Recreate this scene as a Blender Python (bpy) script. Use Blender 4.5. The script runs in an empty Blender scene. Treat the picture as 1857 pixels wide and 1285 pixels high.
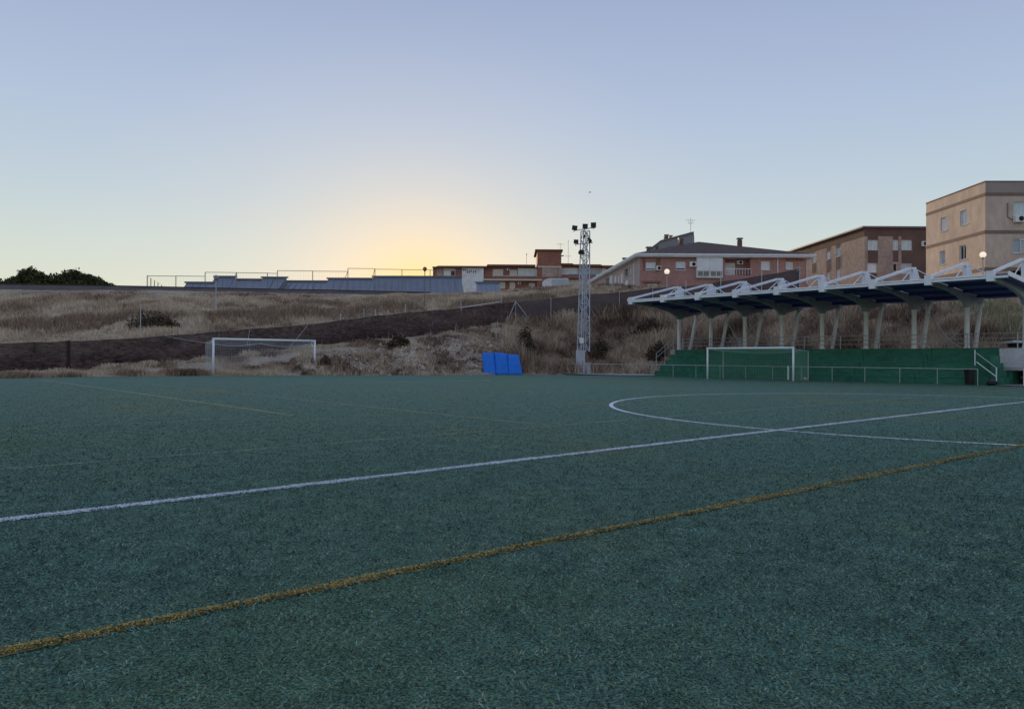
import bpy, math, random
import numpy as np
from mathutils import Vector, Matrix, geometry as mgeo

random.seed(7); RNG = np.random.default_rng(11)
SC = bpy.context.scene
COL = SC.collection

# ------------------------------------------------------------------ camera
F, CX, CY, H, PIT, ROL = 1351.14, 928.5, 642.5, 1.338, 0.00435, 0.00586
cr, sr, cp, sp = math.cos(ROL), math.sin(ROL), math.cos(PIT), math.sin(PIT)
CAMP = Vector((0, 0, H))
cam = bpy.data.cameras.new('camera'); cam_o = bpy.data.objects.new('camera', cam); COL.objects.link(cam_o)
R_, U_, F_ = Vector((cr, -sp*sr, cp*sr)), Vector((-sr, -sp*cr, cp*cr)), Vector((0, cp, sp))
m = Matrix((R_, U_, -F_)).transposed().to_4x4(); m.translation = CAMP
cam_o.matrix_world = m
cam.sensor_fit = 'HORIZONTAL'; cam.sensor_width = 36.0; cam.lens = F/1857*36
cam.clip_start = 0.05; cam.clip_end = 6000
SC.camera = cam_o

# ------------------------------------------------------------------ sky, sun, exposure
SUN_AZ, SUN_EL = math.atan2(-0.125, 1.0), math.radians(3.0)
SUN_DIR = Vector((math.sin(SUN_AZ)*math.cos(SUN_EL), math.cos(SUN_AZ)*math.cos(SUN_EL), math.sin(SUN_EL)))

def lin(r, g, b):
    f = lambda c: (c/255/12.92 if c/255 <= .04045 else ((c/255+.055)/1.055)**2.4)
    return (f(r), f(g), f(b), 1)

W = bpy.data.worlds.new('World'); SC.world = W; W.use_nodes = True
wt = W.node_tree; wt.nodes.clear()
def wn(t, **k):
    n = wt.nodes.new(t)
    for a, b in k.items(): setattr(n, a, b)
    return n
def math_n(op, a, b=None, c=None, clamp=False):
    n = wn('ShaderNodeMath', operation=op, use_clamp=clamp)
    for i, x in enumerate((a, b, c)):
        if x is None: continue
        if isinstance(x, (int, float)): n.inputs[i].default_value = x
        else: wt.links.new(x, n.inputs[i])
    return n.outputs[0]
def ramp_n(tree, fac, stops, interp='EASE'):
    n = tree.nodes.new('ShaderNodeValToRGB'); n.color_ramp.interpolation = interp
    e = n.color_ramp.elements
    while len(e) < len(stops): e.new(0.5)
    for el, (p_, c_) in zip(e, stops): el.position = p_; el.color = c_
    tree.links.new(fac, n.inputs[0]); return n.outputs[0]
tc = wn('ShaderNodeTexCoord'); sep = wn('ShaderNodeSeparateXYZ'); wt.links.new(tc.outputs['Generated'], sep.inputs[0])
zel = sep.outputs[2]
base = ramp_n(wt, zel, [(0.0, lin(222, 223, 196)), (0.07, lin(218, 222, 203)), (0.14, lin(204, 216, 213)), (0.20, lin(190, 206, 217)), (0.30, lin(175, 192, 218)),
                        (0.43, lin(157, 173, 207)), (1.0, lin(157, 173, 207))], 'LINEAR')
perp = Vector((math.cos(SUN_AZ), -math.sin(SUN_AZ), 0))
def dotv(v):
    n = wn('ShaderNodeVectorMath', operation='DOT_PRODUCT'); wt.links.new(tc.outputs['Generated'], n.inputs[0]); n.inputs[1].default_value = v
    return n.outputs['Value']
side = dotv(perp); fwd = dotv(Vector((math.sin(SUN_AZ), math.cos(SUN_AZ), 0)))
dz = math_n('SUBTRACT', zel, 0.085)
dist = math_n('SQRT', math_n('ADD', math_n('POWER', math_n('ABSOLUTE', math_n('MULTIPLY', side, 0.86)), 2.0), math_n('POWER', math_n('ABSOLUTE', math_n('MULTIPLY', dz, 1.12)), 2.0)))
dist = math_n('ADD', dist, math_n('MULTIPLY', math_n('LESS_THAN', fwd, 0.0), 2.0))
glow_f = ramp_n(wt, dist, [(0.0, (1, 1, 1, 1)), (0.04, (.93, .93, .93, 1)), (0.10, (.66, .66, .66, 1)), (0.16, (.40, .40, .40, 1)), (0.24, (.19, .19, .19, 1)), (0.36, (.05, .05, .05, 1)), (0.55, (0, 0, 0, 1))], 'LINEAR')
glow_c = ramp_n(wt, dist, [(0.0, lin(255, 221, 136)), (0.025, lin(255, 226, 158)), (0.055, lin(253, 228, 184)), (0.10, lin(247, 228, 202)), (0.20, lin(234, 225, 214)), (0.36, lin(226, 225, 222))], 'LINEAR')
mix = wn('ShaderNodeMix', data_type='RGBA'); wt.links.new(glow_f, mix.inputs[0]); wt.links.new(base, mix.inputs[6]); wt.links.new(glow_c, mix.inputs[7])
scl = wn('ShaderNodeVectorMath', operation='SCALE'); wt.links.new(mix.outputs[2], scl.inputs[0]); scl.inputs['Scale'].default_value = 9.8
nis = wn('ShaderNodeTexSky'); nis.sky_type = 'NISHITA'; nis.sun_disc = False
nis.sun_elevation = SUN_EL; nis.sun_rotation = SUN_AZ; nis.altitude = 300
nsc = wn('ShaderNodeVectorMath', operation='SCALE'); wt.links.new(nis.outputs[0], nsc.inputs[0]); nsc.inputs['Scale'].default_value = 0.08
add = wn('ShaderNodeVectorMath', operation='ADD'); wt.links.new(scl.outputs[0], add.inputs[0]); wt.links.new(nsc.outputs[0], add.inputs[1])
bg = wn('ShaderNodeBackground'); bg.inputs[1].default_value = 0.1; wt.links.new(add.outputs[0], bg.inputs[0])
wo = wn('ShaderNodeOutputWorld'); wt.links.new(bg.outputs[0], wo.inputs[0])

sun = bpy.data.lights.new('sun', 'SUN'); sun.energy = 5.0; sun.angle = math.radians(0.5); sun.color = (1, .72, .42)
sun_o = bpy.data.objects.new('sun', sun); COL.objects.link(sun_o)
sun_o.rotation_euler = SUN_DIR.to_track_quat('Z', 'Y').to_euler()

SC.view_settings.view_transform = 'Standard'; SC.view_settings.look = 'None'
SC.view_settings.exposure = 0.0; SC.view_settings.gamma = 1.0; SC.view_settings.use_curve_mapping = False

# ------------------------------------------------------------------ geometry of the place
TH = 0.7193
DX, DY = math.cos(TH), math.sin(TH)          # along the goal line
NX, NY = -DY, DX                             # from the halfway line to the far goal
C0 = (11.90986, 20.04957)                    # centre spot
def fld(d, n, z=0.0): return Vector((C0[0]+DX*d+NX*n, C0[1]+DY*d+NY*n, z))
def ray(u, v):
    a, b = (u-CX)/F, -(v-CY)/F
    x, zc = a*cr-b*sr, a*sr+b*cr
    return Vector((x, cp-sp*zc, sp+cp*zc))
def at(u, v, Y):
    r = ray(u, v); return CAMP + r*(Y/r.y)
def gnd(u, v, z=0.0):
    r = ray(u, v); return CAMP + r*((z-H)/r.z)
def hit(u, v, P, N):
    r = ray(u, v); t = (Vector(P)-CAMP).dot(N)/r.dot(N); return CAMP + r*t
D3, N3 = Vector((DX, DY, 0)), Vector((NX, NY, 0))
def hitd(u, v, d): return hit(u, v, fld(d, 0), D3)

# ------------------------------------------------------------------ object helpers
def tag(o, label=None, cat=None, group=None, kind=None):
    if label: o['label'] = label
    if cat: o['category'] = cat
    if group: o['group'] = group
    if kind: o['kind'] = kind
    return o
def empty(name, loc, rz=0.0):
    o = bpy.data.objects.new(name, None); COL.objects.link(o); o.location = loc; o.rotation_euler.z = rz
    o.empty_display_size = .2
    return o
def wmat(o):
    M = Matrix.Translation(o.location) @ o.rotation_euler.to_matrix().to_4x4()
    return wmat(o.parent) @ M if o.parent else M
class MB:
    def __init__(s): s.v = []; s.f = []
    def add(s, vs, fs):
        b = len(s.v); s.v += [tuple(x) for x in vs]; s.f += [tuple(b+i for i in f) for f in fs]; return s
    def box(s, x0, x1, y0, y1, z0, z1):
        return s.hexa([(x0, y0, z0), (x1, y0, z0), (x1, y1, z0), (x0, y1, z0), (x0, y0, z1), (x1, y0, z1), (x1, y1, z1), (x0, y1, z1)])
    def hexa(s, p):
        return s.add(p, [(0, 3, 2, 1), (4, 5, 6, 7), (0, 1, 5, 4), (1, 2, 6, 5), (2, 3, 7, 6), (3, 0, 4, 7)])
    def bar(s, a, b, w, h=None, up=(0, 0, 1)):
        a, b = Vector(a), Vector(b); h = h or w; t = (b-a).normalized(); up = Vector(up)
        if abs(t.dot(up)) > .98: up = Vector((1, 0, 0))
        x = t.cross(up).normalized()*w/2; y = x.cross(t).normalized()*h/2
        return s.hexa([a-x-y, a+x-y, a+x+y, a-x+y, b-x-y, b+x-y, b+x+y, b-x+y])
    def tube(s, pts, r, n=8, caps=True):
        pts = [Vector(p) for p in pts]; rs = r if isinstance(r, (list, tuple)) else [r]*len(pts); b = len(s.v)
        t0 = (pts[-1]-pts[0]).normalized(); ref = Vector((0, 0, 1)) if abs(t0.z) < .9 else Vector((1, 0, 0))
        for i, p in enumerate(pts):
            t = (pts[min(i+1, len(pts)-1)]-pts[max(i-1, 0)]).normalized()
            x = t.cross(ref).normalized(); y = t.cross(x).normalized()
            for k in range(n):
                a = 2*math.pi*k/n; s.v.append(tuple(p+(x*math.cos(a)+y*math.sin(a))*rs[i]))
        for i in range(len(pts)-1):
            for k in range(n):
                k2 = (k+1) % n
                s.f.append((b+i*n+k, b+i*n+k2, b+(i+1)*n+k2, b+(i+1)*n+k))
        if caps:
            s.f.append(tuple(b+k for k in range(n))[::-1]); s.f.append(tuple(b+(len(pts)-1)*n+k for k in range(n)))
        return s
    def wire(s, a, b, r):
        return s.tube([a, b], r, 3, False)
    def lathe(s, prof, n=16, c=(0, 0, 0)):
        b = len(s.v)
        for r, z in prof:
            for k in range(n):
                a = 2*math.pi*k/n; s.v.append((c[0]+r*math.cos(a), c[1]+r*math.sin(a), c[2]+z))
        for i in range(len(prof)-1):
            for k in range(n):
                k2 = (k+1) % n; s.f.append((b+i*n+k, b+i*n+k2, b+(i+1)*n+k2, b+(i+1)*n+k))
        return s
    def prism(s, poly, ax, a0, a1):
        """poly: list of (p,q); ax maps (p,q,a)->xyz"""
        n = len(poly)
        vs = [ax(p, q, a0) for p, q in poly]+[ax(p, q, a1) for p, q in poly]
        fs = [tuple(range(n))[::-1], tuple(range(n, 2*n))]+[(i, (i+1) % n, n+(i+1) % n, n+i) for i in range(n)]
        return s.add(vs, fs)
    def build(s, name, mat, parent=None, world=False, smooth=False):
        me = bpy.data.meshes.new(name)
        vs = s.v
        if world and parent is not None:
            inv = wmat(parent).inverted(); vs = [tuple(inv @ Vector(v)) for v in vs]
        me.from_pydata(vs, [], s.f)
        import bmesh
        bm = bmesh.new(); bm.from_mesh(me); bmesh.ops.recalc_face_normals(bm, faces=bm.faces[:]); bm.to_mesh(me); bm.free()
        if smooth: me.polygons.foreach_set('use_smooth', [True]*len(me.polygons))
        me.materials.append(mat)
        o = bpy.data.objects.new(name, me); COL.objects.link(o)
        if parent is not None: o.parent = parent
        return o
def np_mesh(name, V, Fc, mats, midx=None, parent=None):
    me = bpy.data.meshes.new(name); nf, k = Fc.shape
    me.vertices.add(len(V)); me.vertices.foreach_set('co', V.astype(np.float32).ravel())
    me.loops.add(nf*k); me.loops.foreach_set('vertex_index', Fc.astype(np.int32).ravel())
    me.polygons.add(nf); me.polygons.foreach_set('loop_start', (np.arange(nf)*k).astype(np.int32))
    for m_ in mats: me.materials.append(m_)
    if midx is not None: me.polygons.foreach_set('material_index', midx.astype(np.int32))
    me.update(calc_edges=True); me.validate()
    o = bpy.data.objects.new(name, me); COL.objects.link(o)
    if parent is not None: o.parent = parent
    return o
def dup(o, parent=None):
    c = o.copy(); COL.objects.link(c); c.parent = parent
    for ch in list(o.children): dup(ch, c)
    return c

# ------------------------------------------------------------------ materials
def mat(name, col, rough=.8, var=None, vs=3.0, amt=.5, bump=0.0, bs=40.0, metal=0.0, spec=.3, fine=None, stretch=None, emit=None):
    m_ = bpy.data.materials.new(name); m_.use_nodes = True; t = m_.node_tree; b = t.nodes['Principled BSDF']
    b.inputs['Roughness'].default_value = rough; b.inputs['Metallic'].default_value = metal
    b.inputs['Specular IOR Level'].default_value = spec
    col = tuple(col[:3])+(1,)
    g = t.nodes.new('ShaderNodeNewGeometry'); pos = g.outputs['Position']
    if stretch:
        mp = t.nodes.new('ShaderNodeMapping'); mp.inputs['Scale'].default_value = stretch; t.links.new(pos, mp.inputs[0]); pos = mp.outputs[0]
    if var:
        n = t.nodes.new('ShaderNodeTexNoise'); n.inputs['Scale'].default_value = vs; n.inputs['Detail'].default_value = 6; n.inputs['Roughness'].default_value = .62
        t.links.new(pos, n.inputs[0])
        mr = t.nodes.new('ShaderNodeMapRange'); mr.inputs[1].default_value = .5-.22; mr.inputs[2].default_value = .5+.22; mr.inputs[3].default_value = .5-amt; mr.inputs[4].default_value = .5+amt
        t.links.new(n.outputs[0], mr.inputs[0])
        mx = t.nodes.new('ShaderNodeMix'); mx.data_type = 'RGBA'; mx.inputs[6].default_value = col; mx.inputs[7].default_value = tuple(var[:3])+(1,)
        t.links.new(mr.outputs[0], mx.inputs[0]); out = mx.outputs[2]
        if fine:
            n2 = t.nodes.new('ShaderNodeTexNoise'); n2.inputs['Scale'].default_value = fine[0]; n2.inputs['Detail'].default_value = 5; t.links.new(pos, n2.inputs[0])
            m2 = t.nodes.new('ShaderNodeMapRange'); m2.inputs[1].default_value = .3; m2.inputs[2].default_value = .7; m2.inputs[3].default_value = 1-fine[1]; m2.inputs[4].default_value = 1+fine[1]
            t.links.new(n2.outputs[0], m2.inputs[0])
            sc_ = t.nodes.new('ShaderNodeVectorMath'); sc_.operation = 'SCALE'; t.links.new(out, sc_.inputs[0]); t.links.new(m2.outputs[0], sc_.inputs['Scale']); out = sc_.outputs[0]
        t.links.new(out, b.inputs['Base Color'])
    else:
        b.inputs['Base Color'].default_value = col
    if bump:
        n = t.nodes.new('ShaderNodeTexNoise'); n.inputs['Scale'].default_value = bs; n.inputs['Detail'].default_value = 6; t.links.new(pos, n.inputs[0])
        bp = t.nodes.new('ShaderNodeBump'); bp.inputs['Strength'].default_value = min(1, bump); bp.inputs['Distance'].default_value = .05
        t.links.new(n.outputs[0], bp.inputs['Height']); t.links.new(bp.outputs[0], b.inputs['Normal'])
    if emit:
        b.inputs['Emission Color'].default_value = tuple(emit[:3])+(1,); b.inputs['Emission Strength'].default_value = emit[3]
    return m_
def see_through(m_, opacity):
    t = m_.node_tree; b = t.nodes['Principled BSDF']; o = t.nodes['Material Output']
    tr = t.nodes.new('ShaderNodeBsdfTransparent'); mx = t.nodes.new('ShaderNodeMixShader'); mx.inputs[0].default_value = opacity
    t.links.new(tr.outputs[0], mx.inputs[1]); t.links.new(b.outputs[0], mx.inputs[2]); t.links.new(mx.outputs[0], o.inputs[0]); return m_
def course(m_, axis_scale, strength=.35, dark=.78):
    """fine horizontal courses (bricks, roof tiles too far to pick apart)"""
    t = m_.node_tree; b = t.nodes['Principled BSDF']
    g = t.nodes.new('ShaderNodeNewGeometry'); w = t.nodes.new('ShaderNodeTexWave'); w.wave_type = 'BANDS'; w.bands_direction = 'Z'
    w.inputs['Scale'].default_value = axis_scale; w.inputs['Distortion'].default_value = .4; w.inputs['Detail'].default_value = 2
    t.links.new(g.outputs['Position'], w.inputs[0])
    mr = t.nodes.new('ShaderNodeMapRange'); mr.inputs[3].default_value = dark; mr.inputs[4].default_value = 1.08; t.links.new(w.outputs[1], mr.inputs[0])
    l = b.inputs['Base Color'].links
    s_ = t.nodes.new('ShaderNodeVectorMath'); s_.operation = 'SCALE'
    if l: t.links.new(l[0].from_socket, s_.inputs[0])
    else: s_.inputs[0].default_value = b.inputs['Base Color'].default_value[:3]
    t.links.new(mr.outputs[0], s_.inputs['Scale']); t.links.new(s_.outputs[0], b.inputs['Base Color'])
    bp = t.nodes.new('ShaderNodeBump'); bp.inputs['Strength'].default_value = strength; bp.inputs['Distance'].default_value = .03
    t.links.new(w.outputs[1], bp.inputs['Height']); t.links.new(bp.outputs[0], b.inputs['Normal'])
    return m_

M = {}
M['white'] = mat('white_paint', (0.894, 0.900, 0.900), .45, (0.770, 0.780, 0.801), 2.2, .45)
M['white_steel'] = mat('white_steel', (0.886, 0.896, 0.900), .42, (0.713, 0.734, 0.767), 1.6, .5)
M['galv'] = mat('galvanised_steel', (.50, .52, .55), .45, (.36, .38, .41), 6, .5, metal=.2)
M['mast'] = mat('pale_mast_paint', (0.560, 0.584, 0.640), .5, (0.416, 0.440, 0.496), 3, .6)
M['dull_steel'] = mat('dull_steel', (.22, .23, .25), .5, (.15, .15, .17), 6, .5)
M['black'] = mat('black_plastic', (.018, .018, .02), .5)
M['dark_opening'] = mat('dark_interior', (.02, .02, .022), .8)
M['lens'] = mat('lamp_glass', (.05, .05, .055), .15, spec=.6)
M['concrete'] = mat('concrete', (.46, .45, .43), .9, (.33, .32, .31), 1.3, .6, .4, 30, fine=(14, .15))
M['pale_concrete'] = mat('pale_concrete', (0.625, 0.625, 0.650), .9, (0.475, 0.475, 0.500), .9, .5, .3, 25, fine=(10, .12))
M['col'] = mat('painted_column', (.88, .85, .82), .55, (.74, .71, .68), 1.2, .6, stretch=(1, 1, .3))
M['girder'] = mat('grey_girder_paint', (.36, .39, .38), .55, (.27, .29, .28), 1.2, .6)
M['roof_sheet'] = mat('navy_roof_sheet', (.042, .075, .24), .5, (.03, .05, .15), .8, .6)
M['green_terrace'] = mat('green_terrace_paint', (.040, .185, .115), .75, (.026, .130, .088), .45, .6, .3, 20, fine=(2.5, .22))
M['green_nosing'] = mat('worn_green_nosing', (.060, .20, .135), .8, (.030, .125, .085), 2.5, .8)
M['blue_mat'] = mat('blue_vinyl', (0.015, 0.189, 0.705), .5, (0.010, 0.139, 0.590), 2.2, .5, .5, 5)
M['soil'] = mat('soil', (0.240, 0.188, 0.150), .95, (0.135, 0.105, 0.087), .6, .6, .8, 6, fine=(5, .3))
M['asphalt'] = mat('asphalt', (.10, .095, .10), .95, (.07, .07, .075), 1, .5)
M['rock'] = mat('rock', (0.558, 0.437, 0.335), .95, (0.260, 0.205, 0.167), 1.6, .7, .9, 7, fine=(9, .25))
M['roadwall'] = mat('roadside_wall', (0.188, 0.165, 0.180), .95, (0.128, 0.112, 0.128), .5, .5, .3, 8)
M['roadcap'] = mat('dark_wall_cap', (.05, .045, .05), .9)
M['net'] = mat('goal_net', (.62, .64, .68), .8)
M['net_green'] = mat('green_goal_net', (.22, .42, .30), .8)
M['shade'] = see_through(mat('brown_shade_net', (.092, .050, .052), .95, (.038, .025, .029), 1.1, .95, .9, 5, fine=(5, 1.0), stretch=(.5, .5, 1.8)), .86)
M['shade_seam'] = mat('dark_net_seam', (.045, .028, .032), .95)
M['shade2'] = see_through(mat('grey_brown_shade_net', (0.124, 0.090, 0.090), .95, (0.090, 0.069, 0.074), .7, .7, .4, 4, fine=(6, .15), stretch=(1, 1, 2.2)), .95)
M['chainlink'] = see_through(mat('chain_link', (.2, .2, .2), .7), .10)
M['tan'] = mat('tan_render', (0.676, 0.523, 0.410), .9, (0.499, 0.394, 0.322), .35, .6, .25, 12, fine=(2.2, .12), stretch=(1, 1, .45))
M['tan_band'] = mat('brown_band', (0.273, 0.189, 0.156), .9, (0.208, 0.143, 0.124), .8, .5)
M['parapet'] = mat('parapet_render', (0.405, 0.331, 0.284), .9, (0.311, 0.257, 0.223), .5, .5)
M['brick_lt'] = course(mat('light_brown_brick', (0.490, 0.364, 0.296), .9, (0.354, 0.262, 0.220), .4, .65, fine=(2.5, .18)), 4.2, .3, .9)
M['brick_dk'] = course(mat('dark_brown_brick', (0.189, 0.115, 0.092), .9, (0.140, 0.087, 0.073), .6, .6), 4.2, .3, .9)
M['brick_pk'] = course(mat('pink_brick', (0.490, 0.269, 0.237), .9, (0.383, 0.213, 0.188), .5, .6, fine=(3, .12)), 4.2, .3, .9)
M['brick_pale'] = course(mat('pale_pink_brick', (0.559, 0.438, 0.393), .9, (0.454, 0.355, 0.318), .5, .6, fine=(3, .12)), 4.2, .3, .9)
M['brick_rd'] = course(mat('red_brick', (0.342, 0.153, 0.109), .9, (0.255, 0.120, 0.091), .45, .6, fine=(2.5, .15)), 4.2, .3, .9)
M['tile'] = course(mat('roof_tiles', (0.131, 0.085, 0.073), .9, (0.094, 0.062, 0.056), .8, .6, fine=(4, .2)), 6.5, .6, .8)
M['tile_rd'] = course(mat('red_roof_tiles', (0.209, 0.094, 0.055), .9, (0.143, 0.066, 0.046), .8, .6, fine=(4, .2)), 6.5, .6, .8)
M['grey_wall'] = mat('grey_render', (0.297, 0.297, 0.314), .9, (0.231, 0.231, 0.248), .4, .5)
M['white_wall'] = mat('white_render', (0.770, 0.770, 0.770), .9, (0.596, 0.596, 0.609), .3, .6, fine=(1.5, .1))
M['cream'] = mat('cream_blind', (0.720, 0.684, 0.576), .8, (0.600, 0.564, 0.480), .8, .5)
M['shutter'] = course(mat('white_shutter', (0.900, 0.900, 0.900), .7, (0.752, 0.778, 0.816), 1, .5), 9, .3, .9)
M['grey_blind'] = course(mat('grey_blind', (0.520, 0.546, 0.598), .7, (0.429, 0.455, 0.494), 1, .5), 9, .3, .88)
M['frame'] = mat('window_frame', (0.828, 0.839, 0.851), .5)
M['sill'] = mat('stone_sill', (.5, .47, .43), .8)
M['glass'] = mat('window_glass', (.06, .075, .085), .06, spec=.9)
M['curtain_glass'] = mat('curtained_glass', (0.588, 0.672, 0.700), .15, (0.420, 0.504, 0.532), 1.2, .6, spec=.8)
M['dark_glass'] = mat('dark_window_glass', (.02, .022, .026), .1, spec=.5)
M['metal_roof'] = mat('blue_grey_metal_roof', (0.115, 0.132, 0.172), .42, (0.083, 0.096, 0.132), .35, .6, spec=.3)
M['metal_roof2'] = mat('pale_metal_sheet', (0.210, 0.241, 0.301), .45, (0.161, 0.189, 0.245), .5, .6, spec=.3)
M['ac'] = mat('air_conditioner_casing', (0.792, 0.792, 0.768), .5)
M['globe'] = mat('lit_lamp_globe', (.9, .8, .68), .4, emit=(1, .80, .58, .75))
M['globe_off'] = mat('unlit_lamp_globe', (.20, .15, .10), .4)
M['bark'] = mat('bark', (.07, .05, .04), .9)
M['leaf'] = mat('dark_green_leaf', (.050, .068, .022), .7, (.03, .042, .016), 1.5, .6)
M['twig'] = mat('brown_twigs', (.10, .062, .05), .9, (.065, .042, .036), 1.5, .6)
M['twig2'] = mat('olive_brown_twigs', (.16, .12, .075), .9)
M['leaf2'] = mat('olive_leaf', (.085, .095, .03), .7)
M['bird'] = mat('grey_feathers', (.38, .38, .40), .8)
M['red'] = mat('faded_red', (.35, .08, .08), .6)

# ------------------------------------------------------------------ numpy noise
def _h(ix, iy, s):
    n = (ix*374761393+iy*668265263+s*1442695041) & 0xffffffff
    n = ((n ^ (n >> 13))*1274126177) & 0xffffffff
    return ((n ^ (n >> 16)) & 0xffff)/65535.0
def vnoise(x, y, s=0):
    x = np.asarray(x, float); y = np.asarray(y, float)
    ix = np.floor(x).astype(np.int64); iy = np.floor(y).astype(np.int64); fx = x-ix; fy = y-iy
    fx = fx*fx*(3-2*fx); fy = fy*fy*(3-2*fy)
    return (_h(ix, iy, s)*(1-fx)+_h(ix+1, iy, s)*fx)*(1-fy)+(_h(ix, iy+1, s)*(1-fx)+_h(ix+1, iy+1, s)*fx)*fy
def fbm(x, y, s=0, o=4):
    r = 0; a = .5
    for k in range(o): r = r+a*(vnoise(x*2**k, y*2**k, s+k*17)-.5); a *= .5
    return r

# ------------------------------------------------------------------ terrain
# per bearing t = X/Y : (Y,z) of toe, ledge, fence foot, slope, crest
KN = []
def kn(u, toe, ledge, foot, mid, crest):
    row = []
    for (v, Y) in (toe, ledge, foot, mid, crest):
        row.append((Y, at(u, v, Y).z))
    r = ray(u, 600); KN.append((r.x/r.y, row))
kn(0,    (686, 42.0), (683, 44.6), (680.5, 46.3), (578, 62), (525, 78))
kn(130,  (683.5, 45.4), (678, 47.6), (674, 49.2), (579, 64), (526, 79))
kn(299,  (681.8, 48.8), (668, 50.9), (660, 52.2), (578, 66), (527, 80))
kn(430,  (681.3, 50.8), (662, 53.6), (646, 55.8), (574, 69), (530, 82))
kn(560,  (680.5, 53.0), (646, 57.0), (632, 59.3), (566, 72), (532, 84))
kn(640,  (680.4, 53.9), (632, 60.0), (623, 62.3), (562, 74), (533, 85))
kn(735,  (680.5, 54.6), (622, 62.5), (612, 65.3), (558, 76), (533, 86))
kn(850,  (679.5, 57.3), (609, 66.2), (598.5, 69.6), (552, 79), (530, 89))
kn(917,  (679.0, 58.8), (600, 68.5), (588.5, 72.4), (549, 81), (526, 91))
kn(980,  (679.0, 61.0), (652, 66.0), (588, 72.5), (546, 80), (521, 90))
kn(1066, (677.0, 63.5), (650, 67.0), (578, 73), (545, 79), (517, 88))
kn(1123, (677.5, 63.3), (648, 66.5), (569, 72.5), (542, 79), (518, 86))
kn(1190, (678, 62.5), (645, 65.5), (563, 71.5), (540, 78), (521, 84))
kn(1270, (678, 63.0), (630, 65.0), (557, 69.0), (535, 76), (526, 82))
kn(1450, (668, 57.0), (620, 59.5), (540, 65.0), (533, 70), (529, 75))
kn(1600, (662, 52.6), (610, 55.5), (540, 61.5), (534, 65), (528, 72))
kn(1760, (657, 49.0), (606, 51.5), (547, 57.5), (535, 61), (528, 65))
kn(1857, (657, 48.0), (604, 50.5), (548, 56.5), (535, 60), (526, 64))
L0, R0 = KN[0], KN[-1]
KN = [(-2.2, [(22.5, 0), (24.5, .1), (25.8, .12), (34, 4), (43, 8.2)]), (-1.2, [(32.8, 0), (35, .1), (36.5, .15), (48, 4.2), (60, 8.3)])] + KN + \
     [(1.2, [(38, 1), (40.5, 3.3), (45, 5.6), (48, 6), (52, 6.5)]), (2.2, [(25, 1), (27, 3.3), (31, 5.6), (33, 6), (36, 6.5)])]
KT = np.array([k[0] for k in KN]); KY = np.array([[p[0] for p in k[1]] for k in KN]); KZ = np.array([[p[1] for p in k[1]] for k in KN])
KZ[:, 0] = np.where(KT < .24, -0.06, KZ[:, 0])
def terr(t, Y, rough=True):
    t = np.asarray(t, float); Y = np.asarray(Y, float)
    ys = [np.interp(t, KT, KY[:, k]) for k in range(5)]; zs = [np.interp(t, KT, KZ[:, k]) for k in range(5)]
    ys = [ys[0]-1.2]+ys+[np.full_like(t, 400.0)]; zs = [np.full_like(t, -.45)]+zs+[zs[-1]+.4]
    z = np.where(Y <= ys[0], -.45, zs[-1])
    for k in range(len(ys)-1):
        w = np.clip((Y-ys[k])/(ys[k+1]-ys[k]), 0, 1); z = np.where((Y > ys[k]) & (Y <= ys[k+1]), zs[k]+(zs[k+1]-zs[k])*w, z)
    if rough:
        X = t*Y; s = np.clip((Y-ys[1])/1.5, 0, 1)
        slope = np.clip((Y-ys[3])/4, 0, 1)*np.clip((ys[5]-Y)/5, 0.06, 1)
        z = z+s*(fbm(X*.5, Y*.5, 3)*.22+slope*fbm(X*.16, Y*.16, 9)*1.3)
        cut = np.clip((Y-ys[1])/1.0, 0, 1)*np.clip((ys[2]+.3-Y)/.8, 0, 1)*((t > -.3) & (t < .26))
        z = z+cut*(fbm(X*.9, Y*.35, 21, 5)*1.7+np.abs(fbm(X*2.2, Y*2.2, 27, 3))*.5)
    return z
def terr_at(X, Y): return float(terr(X/Y, Y, True))
tt = np.concatenate([np.linspace(-2.2, -.75, 40)[:-1], np.linspace(-.75, .75, 520), np.linspace(.75, 2.2, 40)[1:]])
rows = []
for k in range(7):
    a = np.interp(tt, KT, KY[:, 0])-1.2 if k == 0 else (np.full_like(tt, 400.) if k == 6 else np.interp(tt, KT, KY[:, k-1]))
    rows.append(a)
Ys = []
for k, nseg in enumerate((4, 22, 8, 26, 26, 14)):
    for i in range(nseg): Ys.append(rows[k]+(rows[k+1]-rows[k])*(i/nseg)**(1 if k < 5 else 2.5))
Ys.append(rows[6]); Ys = np.array(Ys)
TT = np.broadcast_to(tt, Ys.shape); ZZ = terr(TT, Ys)
V = np.stack([TT*Ys, Ys, ZZ], -1).reshape(-1, 3)
nr, nc = Ys.shape; i0 = (np.arange(nr-1)[:, None]*nc+np.arange(nc-1)[None]).ravel()
hm = bpy.data.materials.new('hillside_earth'); hm.use_nodes = True
t = hm.node_tree; b = t.nodes['Principled BSDF']; b.inputs['Roughness'].default_value = .95; b.inputs['Specular IOR Level'].default_value = .1
g = t.nodes.new('ShaderNodeNewGeometry')
def tnoise(sc, det=6, vec=None, ro=.6):
    n = t.nodes.new('ShaderNodeTexNoise'); n.inputs['Scale'].default_value = sc; n.inputs['Detail'].default_value = det; n.inputs['Roughness'].default_value = ro
    t.links.new(vec or g.outputs['Position'], n.inputs[0]); return n.outputs[0]
grass_c = ramp_n(t, tnoise(.22), [(.30, (.24, .178, .134, 1)), (.45, (.38, .30, .225, 1)), (.58, (.50, .41, .31, 1)), (.72, (.36, .32, .215, 1))], 'LINEAR')
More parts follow.
